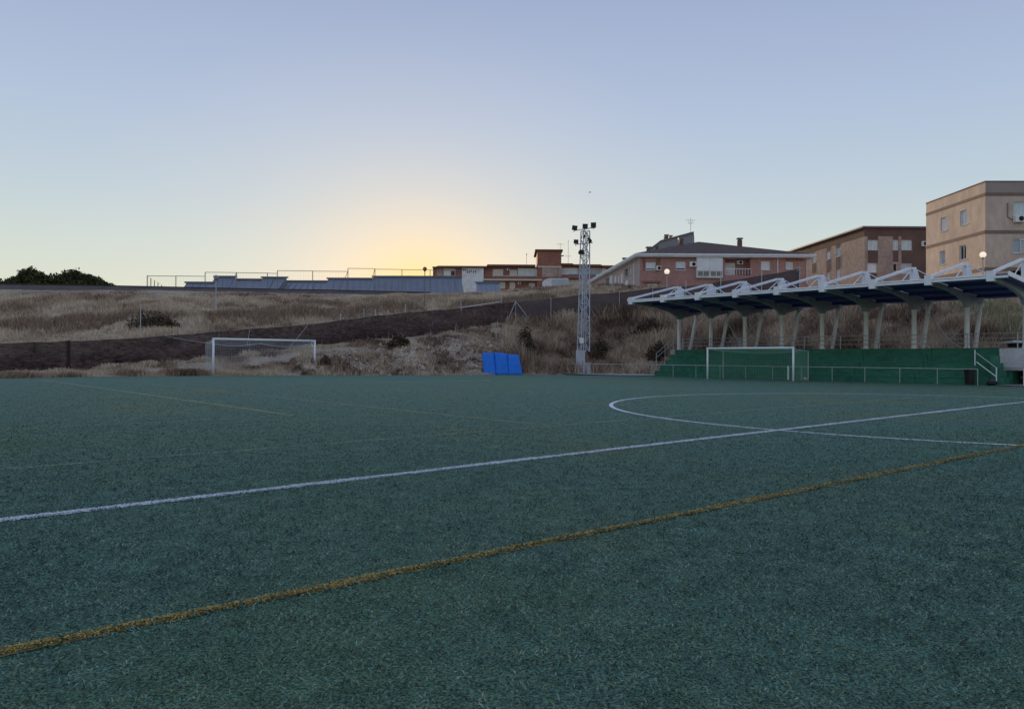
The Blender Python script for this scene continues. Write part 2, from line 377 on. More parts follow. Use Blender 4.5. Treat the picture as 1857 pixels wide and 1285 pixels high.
rock_c = ramp_n(t, tnoise(1.3, 8, None, .7), [(.36, (.055, .04, .03, 1)), (.47, (.22, .16, .115, 1)), (.56, (.40, .305, .215, 1)), (.68, (.60, .48, .36, 1))], 'LINEAR')
sx = t.nodes.new('ShaderNodeSeparateXYZ'); t.links.new(g.outputs['Normal'], sx.inputs[0])
mr = t.nodes.new('ShaderNodeMapRange'); mr.inputs[1].default_value = .93; mr.inputs[2].default_value = .80; t.links.new(sx.outputs[2], mr.inputs[0])
mx = t.nodes.new('ShaderNodeMix'); mx.data_type = 'RGBA'; t.links.new(mr.outputs[0], mx.inputs[0]); t.links.new(grass_c, mx.inputs[6]); t.links.new(rock_c, mx.inputs[7])
fn = t.nodes.new('ShaderNodeMapRange'); fn.inputs[1].default_value = .35; fn.inputs[2].default_value = .65; fn.inputs[3].default_value = .62; fn.inputs[4].default_value = 1.25; t.links.new(tnoise(4.5, 8, None, .75), fn.inputs[0])
fs = t.nodes.new('ShaderNodeVectorMath'); fs.operation = 'SCALE'; t.links.new(mx.outputs[2], fs.inputs[0]); t.links.new(fn.outputs[0], fs.inputs['Scale']); t.links.new(fs.outputs[0], b.inputs['Base Color'])
bp = t.nodes.new('ShaderNodeBump'); bp.inputs['Strength'].default_value = .9; bp.inputs['Distance'].default_value = .25; t.links.new(tnoise(2.2, 8, None, .7), bp.inputs['Height']); t.links.new(bp.outputs[0], b.inputs['Normal'])
hill = np_mesh('hill', V, np.stack([i0, i0+1, i0+nc+1, i0+nc], 1), [hm])
hill.data.polygons.foreach_set('use_smooth', [True]*len(hill.data.polygons))
tag(hill, kind='structure')

g_ = MB(); g_.add([(-3000, -3000, -.6), (3000, -3000, -.6), (3000, 4000, -.6), (-3000, 4000, -.6)], [(0, 1, 2, 3)])
tag(g_.build('ground', M['soil']), kind='structure')

# ------------------------------------------------------------------ turf
edge = [gnd(u, v) for u, v in [(0, 686), (130, 683.5), (250, 682), (380, 681.3), (480, 680.8), (571, 680.3), (660, 680.4), (745, 680.5), (850, 679.5), (945, 679), (1045, 679.8)]]
e0 = edge[0]
poly = [e0-D3*60-N3*100, e0-D3*60] + edge + [fld(22.0, 31), fld(23.4, 29.2), fld(23.6, 5.5), fld(23.4, -60)]
def turf_mat(name, cols, fibre):
    m_ = bpy.data.materials.new(name); m_.use_nodes = True; t = m_.node_tree; b = t.nodes['Principled BSDF']
    b.inputs['Roughness'].default_value = .7; b.inputs['Specular IOR Level'].default_value = .25
    g = t.nodes.new('ShaderNodeNewGeometry')
    def ns(sc, det, ro=.6, rot=None, s=None):
        n = t.nodes.new('ShaderNodeTexNoise'); n.inputs['Scale'].default_value = sc; n.inputs['Detail'].default_value = det; n.inputs['Roughness'].default_value = ro
        v = g.outputs['Position']
        if s:
            mp = t.nodes.new('ShaderNodeMapping'); mp.inputs['Scale'].default_value = s; mp.inputs['Rotation'].default_value = (0, 0, rot or 0); t.links.new(v, mp.inputs[0]); v = mp.outputs[0]
        t.links.new(v, n.inputs[0]); return n.outputs[0]
    c = ramp_n(t, ns(.13, 4), [(.35, cols[0]), (.5, cols[1]), (.65, cols[2])], 'LINEAR')
    fine = ns(62, 5, .8)
    mid = ns(2.2, 6, .7)
    def mrn(src, a, b_, lo, hi):
        n = t.nodes.new('ShaderNodeMapRange'); n.inputs[1].default_value = a; n.inputs[2].default_value = b_; n.inputs[3].default_value = lo; n.inputs[4].default_value = hi; t.links.new(src, n.inputs[0]); return n.outputs[0]
    k = t.nodes.new('ShaderNodeMath'); k.operation = 'MULTIPLY'; t.links.new(mrn(fine, .42, .59, .12, 1.85), k.inputs[0]); t.links.new(mrn(mid, .32, .68, .82, 1.18), k.inputs[1])
    s_ = t.nodes.new('ShaderNodeVectorMath'); s_.operation = 'SCALE'; t.links.new(c, s_.inputs[0]); t.links.new(k.outputs[0], s_.inputs['Scale']); t.links.new(s_.outputs[0], b.inputs['Base Color'])
    bp = t.nodes.new('ShaderNodeBump'); bp.inputs['Strength'].default_value = .8; bp.inputs['Distance'].default_value = .02
    t.links.new(ns(60, 4, .7), bp.inputs['Height']); t.links.new(bp.outputs[0], b.inputs['Normal'])
    return m_
M['turf'] = turf_mat('artificial_turf', [(.080, .170, .092, 1), (.073, .168, .122, 1), (.118, .172, .086, 1)], True)
M['line_white'] = mat('white_turf_line', (.80, .82, .86), .8, (.58, .63, .68), 9, .7, fine=(40, .25))
M['line_yellow'] = mat('yellow_turf_line', (.40, .29, .10), .8, (.24, .22, .10), 4, .7, fine=(40, .3))
M['line_worn'] = mat('worn_yellow_line', (.34, .31, .15), .8, (.16, .20, .125), .9, .7, fine=(30, .3))
M['line_faint'] = mat('faint_yellow_line', (.27, .28, .17), .8, (.13, .19, .14), .9, .8, fine=(30, .3))
M['line_worn2'] = mat('worn_bright_yellow_line', (.42, .40, .18), .8, (.24, .27, .14), .9, .8, fine=(30, .3))
M['line_worn_white'] = mat('worn_white_line', (.48, .54, .56), .8, (.12, .19, .17), .7, 1.0, fine=(30, .3))
tb = MB(); tris = mgeo.tessellate_polygon([poly]); tb.add(poly, [tuple(x) for x in tris])
turf = tag(tb.build('turf', M['turf']), kind='structure')
def strip(name, pts, w, m_, z=.004, jit=.006):
    n = len(pts); vs = []; fs = []
    for i, p in enumerate(pts):
        a = pts[max(0, i-1)]; b_ = pts[min(n-1, i+1)]; tv = (b_-a); tv.z = 0; tv.normalize(); s = Vector((-tv.y, tv.x, 0))
        vs += [tuple(p+s*(w/2+random.uniform(-jit, jit))+Vector((0, 0, z))), tuple(p-s*(w/2+random.uniform(-jit, jit))+Vector((0, 0, z)))]
    for i in range(n-1): fs.append((2*i, 2*i+1, 2*i+3, 2*i+2))
    o = MB().add(vs, fs).build(name, m_, turf); return o
def seg(a, b_, step=.25):
    n = max(2, int((b_-a).length/step)); return [a+(b_-a)*(i/n) for i in range(n+1)]
strip('halfway_line', seg(fld(-40, 0), fld(22.3, 0), .07), .105, M['line_white'], .004, .014)
strip('centre_circle', [fld(9.16*math.cos(a), 9.16*math.sin(a)) for a in np.linspace(0, 2*math.pi, 240)], .115, M['line_white'], .008)
for d0, n0, d1, n1, w, k, z in [(-40, -2.56, 20.7, -4.746, .085, 'line_yellow', .004), (-40, 3.15, 20.7, 3.35, .085, 'line_faint', .005),
                                (-14.77, 8.8, -14.77, 40, .10, 'line_worn2', .006), (-11.9, 3.4, -11.9, 40, .085, 'line_worn', .0065), (-40, 8.55, -14.77, 8.7, .085, 'line_faint', .007)]:
    strip('yellow_line', seg(fld(d0, n0), fld(d1, n1), .08), w, M[k], z, .018)
for d0, n0, d1, n1 in [(-9, 27.2, 5.4, 26.1), (5.4, 26.1, 5.75, 27.2), (-36, 44.2, -5, 44.3), (20.75, 42, 20.75, 22), (20.75, 16, 20.75, -40)]:
    strip('white_line', seg(fld(d0, n0), fld(d1, n1), .4), .10, M['line_worn_white'], .0075)

# blades of the artificial grass near the camera: stuff
def blades(name, X, Y, mats, mi, L=(.022, .045), Wd=(.0035, .007)):
    n = len(X); a = RNG.uniform(0, 2*np.pi, n); ln = RNG.uniform(*L, n); wd = RNG.uniform(*Wd, n)/2*(1+.10*np.hypot(X, Y)); tilt = RNG.uniform(.15, .75, n)
    dx, dy = np.cos(a)*ln, np.sin(a)*ln; px, py = -np.sin(a)*wd, np.cos(a)*wd; z0 = .009+0*X
    P = np.zeros((n, 4, 3))
    P[:, 0] = np.stack([X, Y, z0], 1)
    P[:, 1] = np.stack([X+dx*.55+px, Y+dy*.55+py, z0+ln*tilt*.6], 1)
    P[:, 2] = np.stack([X+dx, Y+dy, z0+ln*tilt*.75], 1)
    P[:, 3] = np.stack([X+dx*.55-px, Y+dy*.55-py, z0+ln*tilt*.6], 1)
    o = np_mesh(name, P.reshape(-1, 3), np.arange(n*4).reshape(n, 4), mats, mi); return o
def band(n, y0, y1, p):
    # uniform over the ground, a few metres wider than the view on both sides, thinning out towards the rim
    Y = RNG.uniform(y0, y1, n); hw_ = .72*Y+6.5; X = RNG.uniform(-1, 1, n)*hw_; top_ = .72*y1+6.5
    rim = np.clip((hw_-np.abs(X))/3.5, 0, 1)
    k = RNG.uniform(0, 1, n) < p(Y)*rim*hw_/top_; return X[k], Y[k]
xa, ya = band(1500000, 1.2, 15.0, lambda Y: np.clip((5.0/Y)**1.0, .2, 1)*np.clip((15-Y)/6, 0, 1))
xb, yb = band(1300000, 9.0, 40.0, lambda Y: np.clip((Y-9)/5, 0, 1)*np.clip((40-Y)/26, 0, 1)*np.clip((14/Y)**1.6, 0, 1))
Xb, Yb = np.concatenate([xa, xb]), np.concatenate([ya, yb])
rel = np.stack([Xb-C0[0], Yb-C0[1]], 1); nn = rel@np.array([NX, NY]); dd = rel@np.array([DX, DY])
rr = np.hypot(nn, dd); online = (np.abs(nn) < .05) | (np.abs(rr-9.16) < .055); ynl = -3.22-(dd+21.7)*.036; ony = (np.abs(nn-ynl) < .040) & (RNG.uniform(0, 1, len(Xb)) < .85)
sec = ((np.abs(nn-3.15-(dd+40)*.0033) < .05) | (np.abs(nn-8.62) < .05) & (dd < -14.7) | (np.abs(dd+14.77) < .05) & (nn > 8.8) | (np.abs(dd+11.9) < .05) & (nn > 3.4)) & (RNG.uniform(0, 1, len(Xb)) < .8)
keep = ~(online | ony | sec) & (dd < 22); Xb, Yb = Xb[keep], Yb[keep]

# fibres standing in the painted lines
def line_pts(n, f, d0, d1, w):
    q = RNG.uniform(d0, d1, n); e = f(q)+RNG.normal(0, 1, n)*w*(.65+.7*vnoise(q*1.7, q*0+3, 4))+(vnoise(q*2.3, q*0, 6)-.5)*.03
    X, Y = C0[0]+DX*q+NX*e, C0[1]+DY*q+NY*e; k = (Y > 1.2) & (np.abs(X) < .8*Y+6); return X[k], Y[k]
wx, wy = line_pts(50000, lambda q: 0*q, -24, 4, .030); yx, yy = line_pts(130000, lambda q: -3.22-(q+21.7)*.036, -25, 0, .022)
cl = vnoise(Xb*9, Yb*9, 5); mi = np.digitize(cl*.7+RNG.uniform(-.35, .65, len(Xb)), [.22, .49, .74, 1.13])
k = RNG.uniform(0, 1, len(yx)) < .55+.45*(vnoise(yx*2, yy*2, 8) > .35); yx, yy = yx[k], yy[k]
mi = np.concatenate([mi, np.full(len(wx), 5), np.where(RNG.uniform(0, 1, len(yx)) < .93, 6, 1)]); mi = np.where((mi == 6) & (RNG.uniform(0, 1, len(mi)) < .4), 7, mi)
Xb, Yb = np.concatenate([Xb, wx, yx]), np.concatenate([Yb, wy, yy])
bl = [mat('turf_fibre', c_, .6, spec=.25) for c_ in [(.012, .038, .033), (.044, .130, .098), (.090, .210, .165), (.145, .282, .230), (.26, .39, .335)]]
bl += [mat('white_fibre', (.80, .82, .86), .7), mat('yellow_fibre', (.60, .41, .11), .7), mat('brown_yellow_fibre', (.38, .28, .095), .7)]
bl += [mat('olive_lens_ghost_fibre', c_, .6, spec=.25) for c_ in [(.020, .040, .024), (.076, .134, .066), (.140, .205, .108), (.200, .265, .150), (.29, .355, .24)]]
olive_ghost = fbm(Xb*.11, Yb*.11, 91, 4)*2.6+.85*np.exp(-((Xb+7)**2+(Yb-15)**2)/90)+.6*np.exp(-((Xb-5)**2+(Yb-5.5)**2)/9)-.15  # olive patches: lens-ghost tint painted into the fibre colour, round blobs plus noise
mi = np.where((mi < 5) & (RNG.uniform(0, 1, len(mi)) < np.clip(olive_ghost, .06, .8)), mi+8, mi)
isl = (mi >= 5) & (mi <= 7)
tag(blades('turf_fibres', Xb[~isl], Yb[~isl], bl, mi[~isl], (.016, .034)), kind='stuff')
tag(blades('line_fibres', Xb[isl], Yb[isl], bl, mi[isl], (.010, .020), (.003, .006)), kind='stuff')

# ------------------------------------------------------------------ hillside vegetation: stuff
def tufts(name, X, Y, Z, hgt, mi, mats, nb=6, spread=.5, wd=.03, lean=.5):
    n = len(X); X = np.repeat(X, nb); Y = np.repeat(Y, nb); Z = np.repeat(Z, nb); h_ = np.repeat(hgt, nb)*RNG.uniform(.45, 1.15, n*nb)
    sp = np.repeat(hgt, nb)*spread
    bx = X+RNG.normal(0, 1, n*nb)*sp*.6; by = Y+RNG.normal(0, 1, n*nb)*sp*.6
    a = RNG.uniform(0, 2*np.pi, n*nb); l_ = h_*RNG.uniform(.05, lean, n*nb); w = wd*RNG.uniform(.5, 1.4, n*nb)
    a2 = RNG.uniform(0, np.pi, n*nb)
    px, py = np.cos(a2)*w, np.sin(a2)*w
    P = np.zeros((n*nb, 4, 3)); z0 = Z-.08
    P[:, 0] = np.stack([bx-px, by-py, z0], 1); P[:, 1] = np.stack([bx+px, by+py, z0], 1)
    P[:, 2] = np.stack([bx+np.cos(a)*l_+px*.25, by+np.sin(a)*l_+py*.25, z0+h_], 1)
    P[:, 3] = np.stack([bx+np.cos(a)*l_-px*.25, by+np.sin(a)*l_-py*.25, z0+h_*.98], 1)
    m_i = np.clip(np.repeat(mi, nb)+RNG.integers(-1, 2, n*nb)*(RNG.uniform(0, 1, n*nb) < .35), 0, len(mats)-1)
    return np_mesh(name, P.reshape(-1, 3), np.arange(n*nb*4).reshape(-1, 4), mats, m_i)
GM = [mat('dry_stalk', c_, .9, spec=.1) for c_ in [(.145, .088, .066), (.315, .222, .160), (.49, .375, .27), (.61, .49, .36), (.70, .59, .46), (.34, .305, .185)]]
def sample(n, u0, u1, k0, k1, f0=0., f1=1.):
    t_ = RNG.uniform((u0-CX)/F, (u1-CX)/F, n)
    a = np.interp(t_, KT, KY[:, k0]); b_ = np.interp(t_, KT, KY[:, k1]); w = RNG.uniform(f0, f1, n)
    Yq = a+(b_-a)*w; return t_, Yq, t_*Yq
# dry grass above the netting fence
t_, Yq, Xq = sample(30000, -250, 1150, 2, 4, .02, 1.08)
den = vnoise(Xq*.35, Yq*.35, 40); zq = terr(t_, Yq)
pal = np.clip((vnoise(Xq*.22, Yq*.3, 50)*.55+vnoise(Xq*.8, Yq*.8, 51)*.45)*5.4+.2, 0, 5).astype(int)
bandd = np.clip(1-np.abs((Yq-np.interp(t_, KT, KY[:, 3])+1)/3.2), 0, 1)*(vnoise(Xq*.13, Yq*.05, 61) > .5)
pal = np.where(bandd > .35, np.minimum(pal, 1), pal)
hg = (.22+.50*den)*np.clip((np.interp(t_, KT, KY[:, 4])+1.5-Yq)/7, .30, 1)*(1+.5*bandd)
tag(tufts('dry_grass', Xq, Yq, zq, hg, pal, GM, 6, .55, .035, .6), kind='stuff')
# sparse weeds on the ledge and the cut face below the fence
t_, Yq, Xq = sample(15000, -250, 940, 0, 2, .01, 1.02)
zq = terr(t_, Yq); den = vnoise(Xq*.7, Yq*.7, 70)
k = den > np.where(t_ > -.29, .47, .33)+.2*np.clip((t_+.35)*8, -1, .3); pal = np.clip(vnoise(Xq*.6, Yq*.6, 71)*5.2-.6, 0, 5).astype(int)
tag(tufts('weeds', Xq[k], Yq[k], zq[k], .14+.55*(den[k]-.3), pal[k], GM, 5, .8, .03, .8), kind='stuff')
t_, Yq, Xq = sample(5200, -250, 935, 2, 2, 0, 1); o_ = -RNG.uniform(.1, .75, len(t_)); Yq = Yq+o_; Xq = t_*Yq
zq = terr(t_, Yq); den = vnoise(Xq*.8, Yq*.8, 75); k = den > .38
tag(tufts('fence_weeds', Xq[k], Yq[k], zq[k], (.10+.7*(den-.38))[k], np.clip(den*7-1.5, 0, 4).astype(int)[k], GM, 5, .35, .028, .5), kind='stuff')
# dense dry scrub right of the netting corner and behind the stand
t_, Yq, Xq = sample(24000, 918, 2150, 0, 2, .03, 1.02)
t2, Y2, X2 = sample(9000, 930, 2150, 2, 4, 0, 1.05)
t_ = np.concatenate([t_, t2]); Yq = np.concatenate([Yq, Y2]); Xq = np.concatenate([Xq, X2]); zq = terr(t_, Yq); den = vnoise(Xq*.55, Yq*.55, 80)
pal = np.clip((vnoise(Xq*.45, Yq*.45, 81)*.6+vnoise(Xq*1.3, Yq*1.3, 82)*.4)*5.0-.6, 0, 4).astype(int)
olive = vnoise(Xq*.2, Yq*.2, 83) > .66; pal = np.where(olive & (t_ > .4), 5, pal)
hs = (.30+1.0*den**1.5)*np.where(np.arange(len(t_)) < 24000, 1, .45)
tag(tufts('dry_scrub', Xq, Yq, zq, hs, pal, GM, 8, .55, .030, .75), kind='stuff')

# rubble of the cut face
n = 1500; t_, Yq, Xq = sample(n, 560, 940, 0, 1, 0.02, .95); zq = terr(t_, Yq)
VV = []; FF = []
for i in range(n):
    r = random.uniform(.05, .17)*(1 if random.random() < .9 else 2); b0 = len(VV); p = Vector((Xq[i], Yq[i], zq[i]))
    q = [Vector(s_) for s_ in ((1, 0, 0), (-1, 0, 0), (0, 1, 0), (0, -1, 0), (0, 0, 1), (0, 0, -1))]
    VV += [tuple(p+s_*r*random.uniform(.5, 1.2)) for s_ in q]
    FF += [(b0+a, b0+b_, b0+c_) for a, b_, c_ in ((0, 2, 4), (2, 1, 4), (1, 3, 4), (3, 0, 4), (2, 0, 5), (1, 2, 5), (3, 1, 5), (0, 3, 5))]
tag(np_mesh('rubble', np.array(VV), np.array(FF), [M['rock']]), kind='stuff')

# pale dirt path under the netting, concrete apron by the mast
def sheet(name, ptsA, ptsB, m_, lift):
    vs = []; fs = []
    for a, b_ in zip(ptsA, ptsB): vs += [tuple(a+Vector((0, 0, lift))), tuple(b_+Vector((0, 0, lift)))]
    for i in range(len(ptsA)-1): fs.append((2*i, 2*i+2, 2*i+3, 2*i+1))
    return tag(MB().add(vs, fs).build(name, m_), kind='structure')
apron = MB().box(0, 0, 0, 0, 0, 0)
apron = MB().add([tuple(fld(a, b_, .03)) for a, b_ in ((22.3, 31), (22.0, 42.5), (28, 41.5), (28.5, 29.5), (23.5, 29.0))], [(0, 1, 2, 3, 4)])
tag(apron.build('pavement', M['concrete']), kind='structure')
ap2 = MB().add([tuple(fld(a, b_, .03)) for a, b_ in ((23.45, -40), (23.45, 5.6), (31, 5.6), (31, -40))], [(0, 1, 2, 3)])
tag(ap2.build('pavement', M['concrete']), kind='structure')

# ------------------------------------------------------------------ netting fences
def windscreen(label, pts, netm, top_pts, braces=(), poles=(), side=.12):
    """pts: foot points, top_pts: top of netting"""
    root = empty('netting_fence', pts[0]); tag(root, label, 'fence', 'netting fences on the bank')
    for i in range(len(pts)-1):
        a, b_, A, B = pts[i], pts[i+1], top_pts[i], top_pts[i+1]; n = 16; k_ = 9; mb = MB(); g = []
        nv = (b_-a).cross(Vector((0, 0, 1))).normalized()
        for x in range(n+1):
            for y in range(k_+1):
                s = x/n; h_ = y/k_; lo = a+(b_-a)*s; hi = A+(B-A)*s
                lo = Vector((lo.x, lo.y, terr_at(lo.x, lo.y)-.02))
                p = lo+(hi-lo)*h_; bul = math.sin(math.pi*h_)*.10*math.sin(s*math.pi)
                p += nv*(bul+.16*float(fbm(np.array([p.x*1.1]), np.array([p.z*1.9+p.y*.4]), i+3)[0]))
                if y == k_: p.z -= .05*math.sin(math.pi*s)
                g.append(p)
        mb.add(g, [(x*(k_+1)+y, (x+1)*(k_+1)+y, (x+1)*(k_+1)+y+1, x*(k_+1)+y+1) for x in range(n) for y in range(k_)])
        mb.build('shade_panel', netm, root, True)
        MB().tube([A+Vector((0, -.04, -.02)), (A+B)/2+Vector((0, -.04, -.07)), B+Vector((0, -.04, -.02))], .014, 5).build('top_wire', M['dull_steel'], root, True)
        if i != 3 or side < 0: continue
        sm = MB(); lo = Vector((a.x, a.y, terr_at(a.x, a.y))); t1 = (b_-a).normalized()*.10; f = nv*(-.05 if nv.y > 0 else .05); sm.hexa([lo+f, lo+t1*2+f, lo+t1*2+f*1.4, lo+f*1.4, A+f, A+t1*2+f, A+t1*2+f*1.4, A+f*1.4]); sm.build('seam_strip', M['shade_seam'], root, True)
    off = Vector((0, side, 0))
    for i, (a, A) in enumerate(zip(pts, top_pts)):
        ext = poles[i] if i < len(poles) else 0.04
        z0 = terr_at(a.x, a.y)-.2
        MB().tube([Vector((a.x, a.y, z0))+off, A+off+Vector((0, 0, ext))], .035 if ext < .3 else .045, 6).build('post', M['galv'], root, True)
    for a, b_ in braces: MB().tube([a, b_], .04, 6).build('brace', M['galv'], root, True)
    return root
FU = [(-160, 683, 42.4, 624), (-60, 682, 44.8, 622.5), (60, 677.5, 47.8, 619.5), (121, 674, 49.2, 617.5), (194, 668, 50.6, 615), (299, 659.5, 52.6, 608), (397, 650, 54.9, 600), (453, 643, 56.6, 595.5), (560, 632, 59.4, 587.5), (617, 626, 61.6, 580), (680, 618.5, 64, 572), (735, 611.5, 65.6, 566.5), (785, 606, 67.2, 562), (836, 600, 69.3, 558), (909, 590, 72.2, 549), (935, 587, 73.0, 546)]
foot = [at(u, v, Y) for u, v, Y, _ in FU]; top = [at(u, tv, Y) for u, v, Y, tv in FU]
pz = [.04]*len(FU)
for i in (9, 10, 11, 12): pz[i] = [.55, .6, .75, .95][i-9]
cn = len(FU)-1
windscreen('long brown shade-netting fence climbing behind the left goal', foot, M['shade'], top,
           braces=[(top[cn], at(921, 581, 72.2)), (top[cn], at(958, 576, 72.6))], poles=pz)
FU2 = [(935, 587, 73.0, 547), (999, 580, 73.0, 541), (1060, 573, 73.0, 533), (1123, 566, 72.6, 530), (1183.6, 560, 71.6, 522), (1243.5, 556, 70, 519), (1306.7, 550, 68.4, 510), (1380.7, 545, 66.4, 499), (1449.5, 539, 64.6, 487)]
foot = [at(u, v, Y) for u, v, Y, _ in FU2]; top = [at(u, tv, Y) for u, v, Y, tv in FU2]
cn = len(FU2)-1
windscreen('grey-brown shade-netting fence on the bank behind the stand roof', foot, M['shade2'], top,
           braces=[(top[cn], at(1424, 516, 65.5)), (top[cn]+Vector((-.25, 0, .06)), top[cn]+Vector((.25, 0, .06)))], poles=[.05, .1, .1, .12, .15, .55, .9, .5, .25], side=-.08)
# loose white rail along the top of the netting
pr = empty('guard_rail', at(836, 557, 69.2)); tag(pr, 'white pipe rail along the top of the brown netting beside the corner post', 'rail')
MB().tube([at(836, 557.5, 69.1), at(909, 546.5, 72.0)], .03, 6).build('pipe', M['white_steel'], pr, True)
MB().tube([at(836, 545, 69.1), at(836, 563, 69.1)], .04, 6).build('post', M['galv'], pr, True)
MB().tube([at(909, 534, 72.0), at(909, 550, 72.0)], .035, 6).build('post', M['galv'], pr, True)
# white marker posts standing in the dry grass
for u, v0, v1, Y, lab in [(255, 553, 605, 57.5, 'thin pale post standing alone in the dry grass, leftmost on the slope'), (660, 560, 578, 66, 'short pale post in the dry grass above the goal right upright')]:
    p = at(u, v1, Y); o = empty('slope_post', p); tag(o, lab, 'post')
    q = at(u, v0, Y); MB().tube([Vector((p.x, p.y, terr_at(p.x, p.y)-.2)), q], .035, 6).build('pole', M['galv'], o, True)
    MB().lathe([(.001, .05), (.05, .03), (.05, -.03), (.04, -.03)], 8, q).build('cap', M['galv'], o, True)

# ------------------------------------------------------------------ roadside wall + court fence on the crest
WU = [(-300, 511, 79, 521), (0, 514, 80, 524), (95, 515.3, 80.3, 525), (190, 516.7, 80.6, 526.5), (300, 519, 81.5, 528), (400, 521.3, 83, 530.5), (500, 523.3, 84.2, 532), (600, 525, 85.5, 533), (700, 527.3, 87, 534), (780, 529, 88, 534)]
rw = empty('roadside_wall', at(0, 524, 80)); tag(rw, 'low grey wall along the road on top of the dry hillside', 'wall')
for i in range(len(WU)-1):
    (u0, t0, Y0, b0), (u1, t1, Y1, b1) = WU[i], WU[i+1]
    a0, a1, c0, c1 = at(u0, t0+1.6, Y0), at(u1, t1+1.6, Y1), at(u0, t0+.2, Y0), at(u1, t1+.2, Y1); dn = Vector((0, 0, 1.6)); bk = Vector((0, .35, 0))
    MB().hexa([a0-dn, a1-dn, a1-dn+bk, a0-dn+bk, a0, a1, a1+bk, a0+bk]).build('wall_panel', M['roadwall'], rw, True)
    f = Vector((0, -.04, 0)); MB().hexa([a0+f, a1+f, a1+bk-f, a0+bk-f, c0+f, c1+f, c1+bk-f, c0+bk-f]).build('coping', M['roadcap'], rw, True)
cf = empty('court_fence', at(267, 520, 86)); tag(cf, 'tall stepped chain-link fence on the skyline before the metal roofs', 'fence')
CFU = [(267, 500, 319), (319, 500.3, 372), (372, 493.5, 429), (429, 494.3, 485), (485, 495.2, 503), (503, 490.5, 567), (567, 491.5, 631), (631, 486.5, 680), (680, 488, 729), (729, 488.8, 780), (780, 489.5, 824.5), (824.5, 489.5, 870)]
def cfY(u): return 86+(u-267)*.0105
def base_v(u): return float(np.interp(u, [0, 190, 400, 600, 780, 870], [514, 516.7, 521.3, 525, 529, 531]))
gp = []
for i, (u0, tv, u1) in enumerate(CFU):
    Y0, Y1 = cfY(u0), cfY(u1); A, B = at(u0, tv, Y0), at(u1, tv+.6, Y1); a, b_ = at(u0, base_v(u0)+4, Y0), at(u1, base_v(u1)+4, Y1)
    MB().tube([a, A], .045, 6).build('post', M['dull_steel'], cf, True)
    MB().tube([A, B], .035, 6).build('top_rail', M['dull_steel'], cf, True)
    if i in (2, 6, 7): MB().tube([at(u1-(u1-u0)*.25, base_v(u1)+2, Y1), B], .03, 6).build('brace', M['dull_steel'], cf, True)
    mb = MB(); L = (b_-a).length; n = int(L/.30)
    for k in range(n):
        s = (k+.5)/n; p, q = a+(b_-a)*s, A+(B-A)*s; mb.wire(p, q, .0035)
    for k in range(6):
        s = (k+.5)/6; mb.wire(a+(A-a)*s, b_+(B-b_)*s, .0035)
    mb.build('chain_link', M['dull_steel'], cf, True)
for k in range(5):   # the return leg of the fence running away from the road
    u, Y = 267+k*6.5, 86+k*5; A = at(u, 500+k*4, Y); a = at(u, base_v(u)+3, Y); MB().tube([a, A], .05, 6).build('post', M['dull_steel'], cf, True)
MB().tube([at(267, 500, 86), at(293, 516, 106)], .035, 6).build('top_rail', M['dull_steel'], cf, True)

# ------------------------------------------------------------------ bushes on the skyline
def bush(label, u0, u1, vt, vb, Y, seed, nm='green_bush', cat='bush', grp='bushes on the skyline', lm=('leaf', 'leaf2'), n=9500, size=(.10, .22), core=.12, ground=False):
    rng = np.random.default_rng(seed); c = at((u0+u1)/2, vb, Y); c.z = terr_at(c.x, c.y) if ground else c.z; hw = (at(u1, vb, Y)-at(u0, vb, Y)).length/2; hh = at(u0, vt, Y).z-at(u0, vb, Y).z
    root = empty(nm, c); tag(root, label, cat, grp)
    mb = MB()
    for k in range(9):
        a = rng.uniform(0, 6.28); r = rng.uniform(.2, .75)*hw; e = Vector((math.cos(a)*r, math.sin(a)*r*.6, hh*rng.uniform(.5, .8)))
        mb.tube([(0, 0, -.5), e*.5+Vector((0, 0, .2)), e], [.07, .05, .02], 5)
    mb.build('stem', M['bark'], root)
    p = rng.normal(0, 1, (n, 3)); p /= np.linalg.norm(p, axis=1)[:, None]; p *= rng.uniform(core, 1, (n, 1))**.5
    p[:, 2] = np.abs(p[:, 2]); lump = 1+1.25*fbm(p[:, 0]*3.1+seed*7, p[:, 2]*3.1+p[:, 1]*1.7, seed, 5)
    P = p*np.array([hw, hw*.7, hh])*lump[:, None]*np.array([1, 1, 1])*np.stack([np.ones(n), np.ones(n), (1-.45*np.abs(p[:, 0])**1.5)], 1)
    spk = rng.uniform(0, 1, n) < .04; P[spk, 2] *= rng.uniform(1.0, 1.3, spk.sum())
    s = rng.uniform(*size, n); a = rng.normal(0, 1, (n, 3)); a /= np.linalg.norm(a, axis=1)[:, None]; b2 = np.cross(a, rng.normal(0, 1, (n, 3))); b2 /= np.linalg.norm(b2, axis=1)[:, None]
    Q = np.stack([P-a*s[:, None], P-b2*s[:, None]*.5, P+a*s[:, None], P+b2*s[:, None]*.5], 1)
    np_mesh('foliage', Q.reshape(-1, 3), np.arange(n*4).reshape(n, 4), [M[q] for q in lm], (rng.uniform(0, 1, n) < .3).astype(int), root)
bush('wide dark green bush on the hilltop, left one of the pair', 8, 108, 492, 519, 84, 3)
bush('round olive green bush on the hilltop, right one of the pair', 84, 189, 492.5, 520, 85, 5)

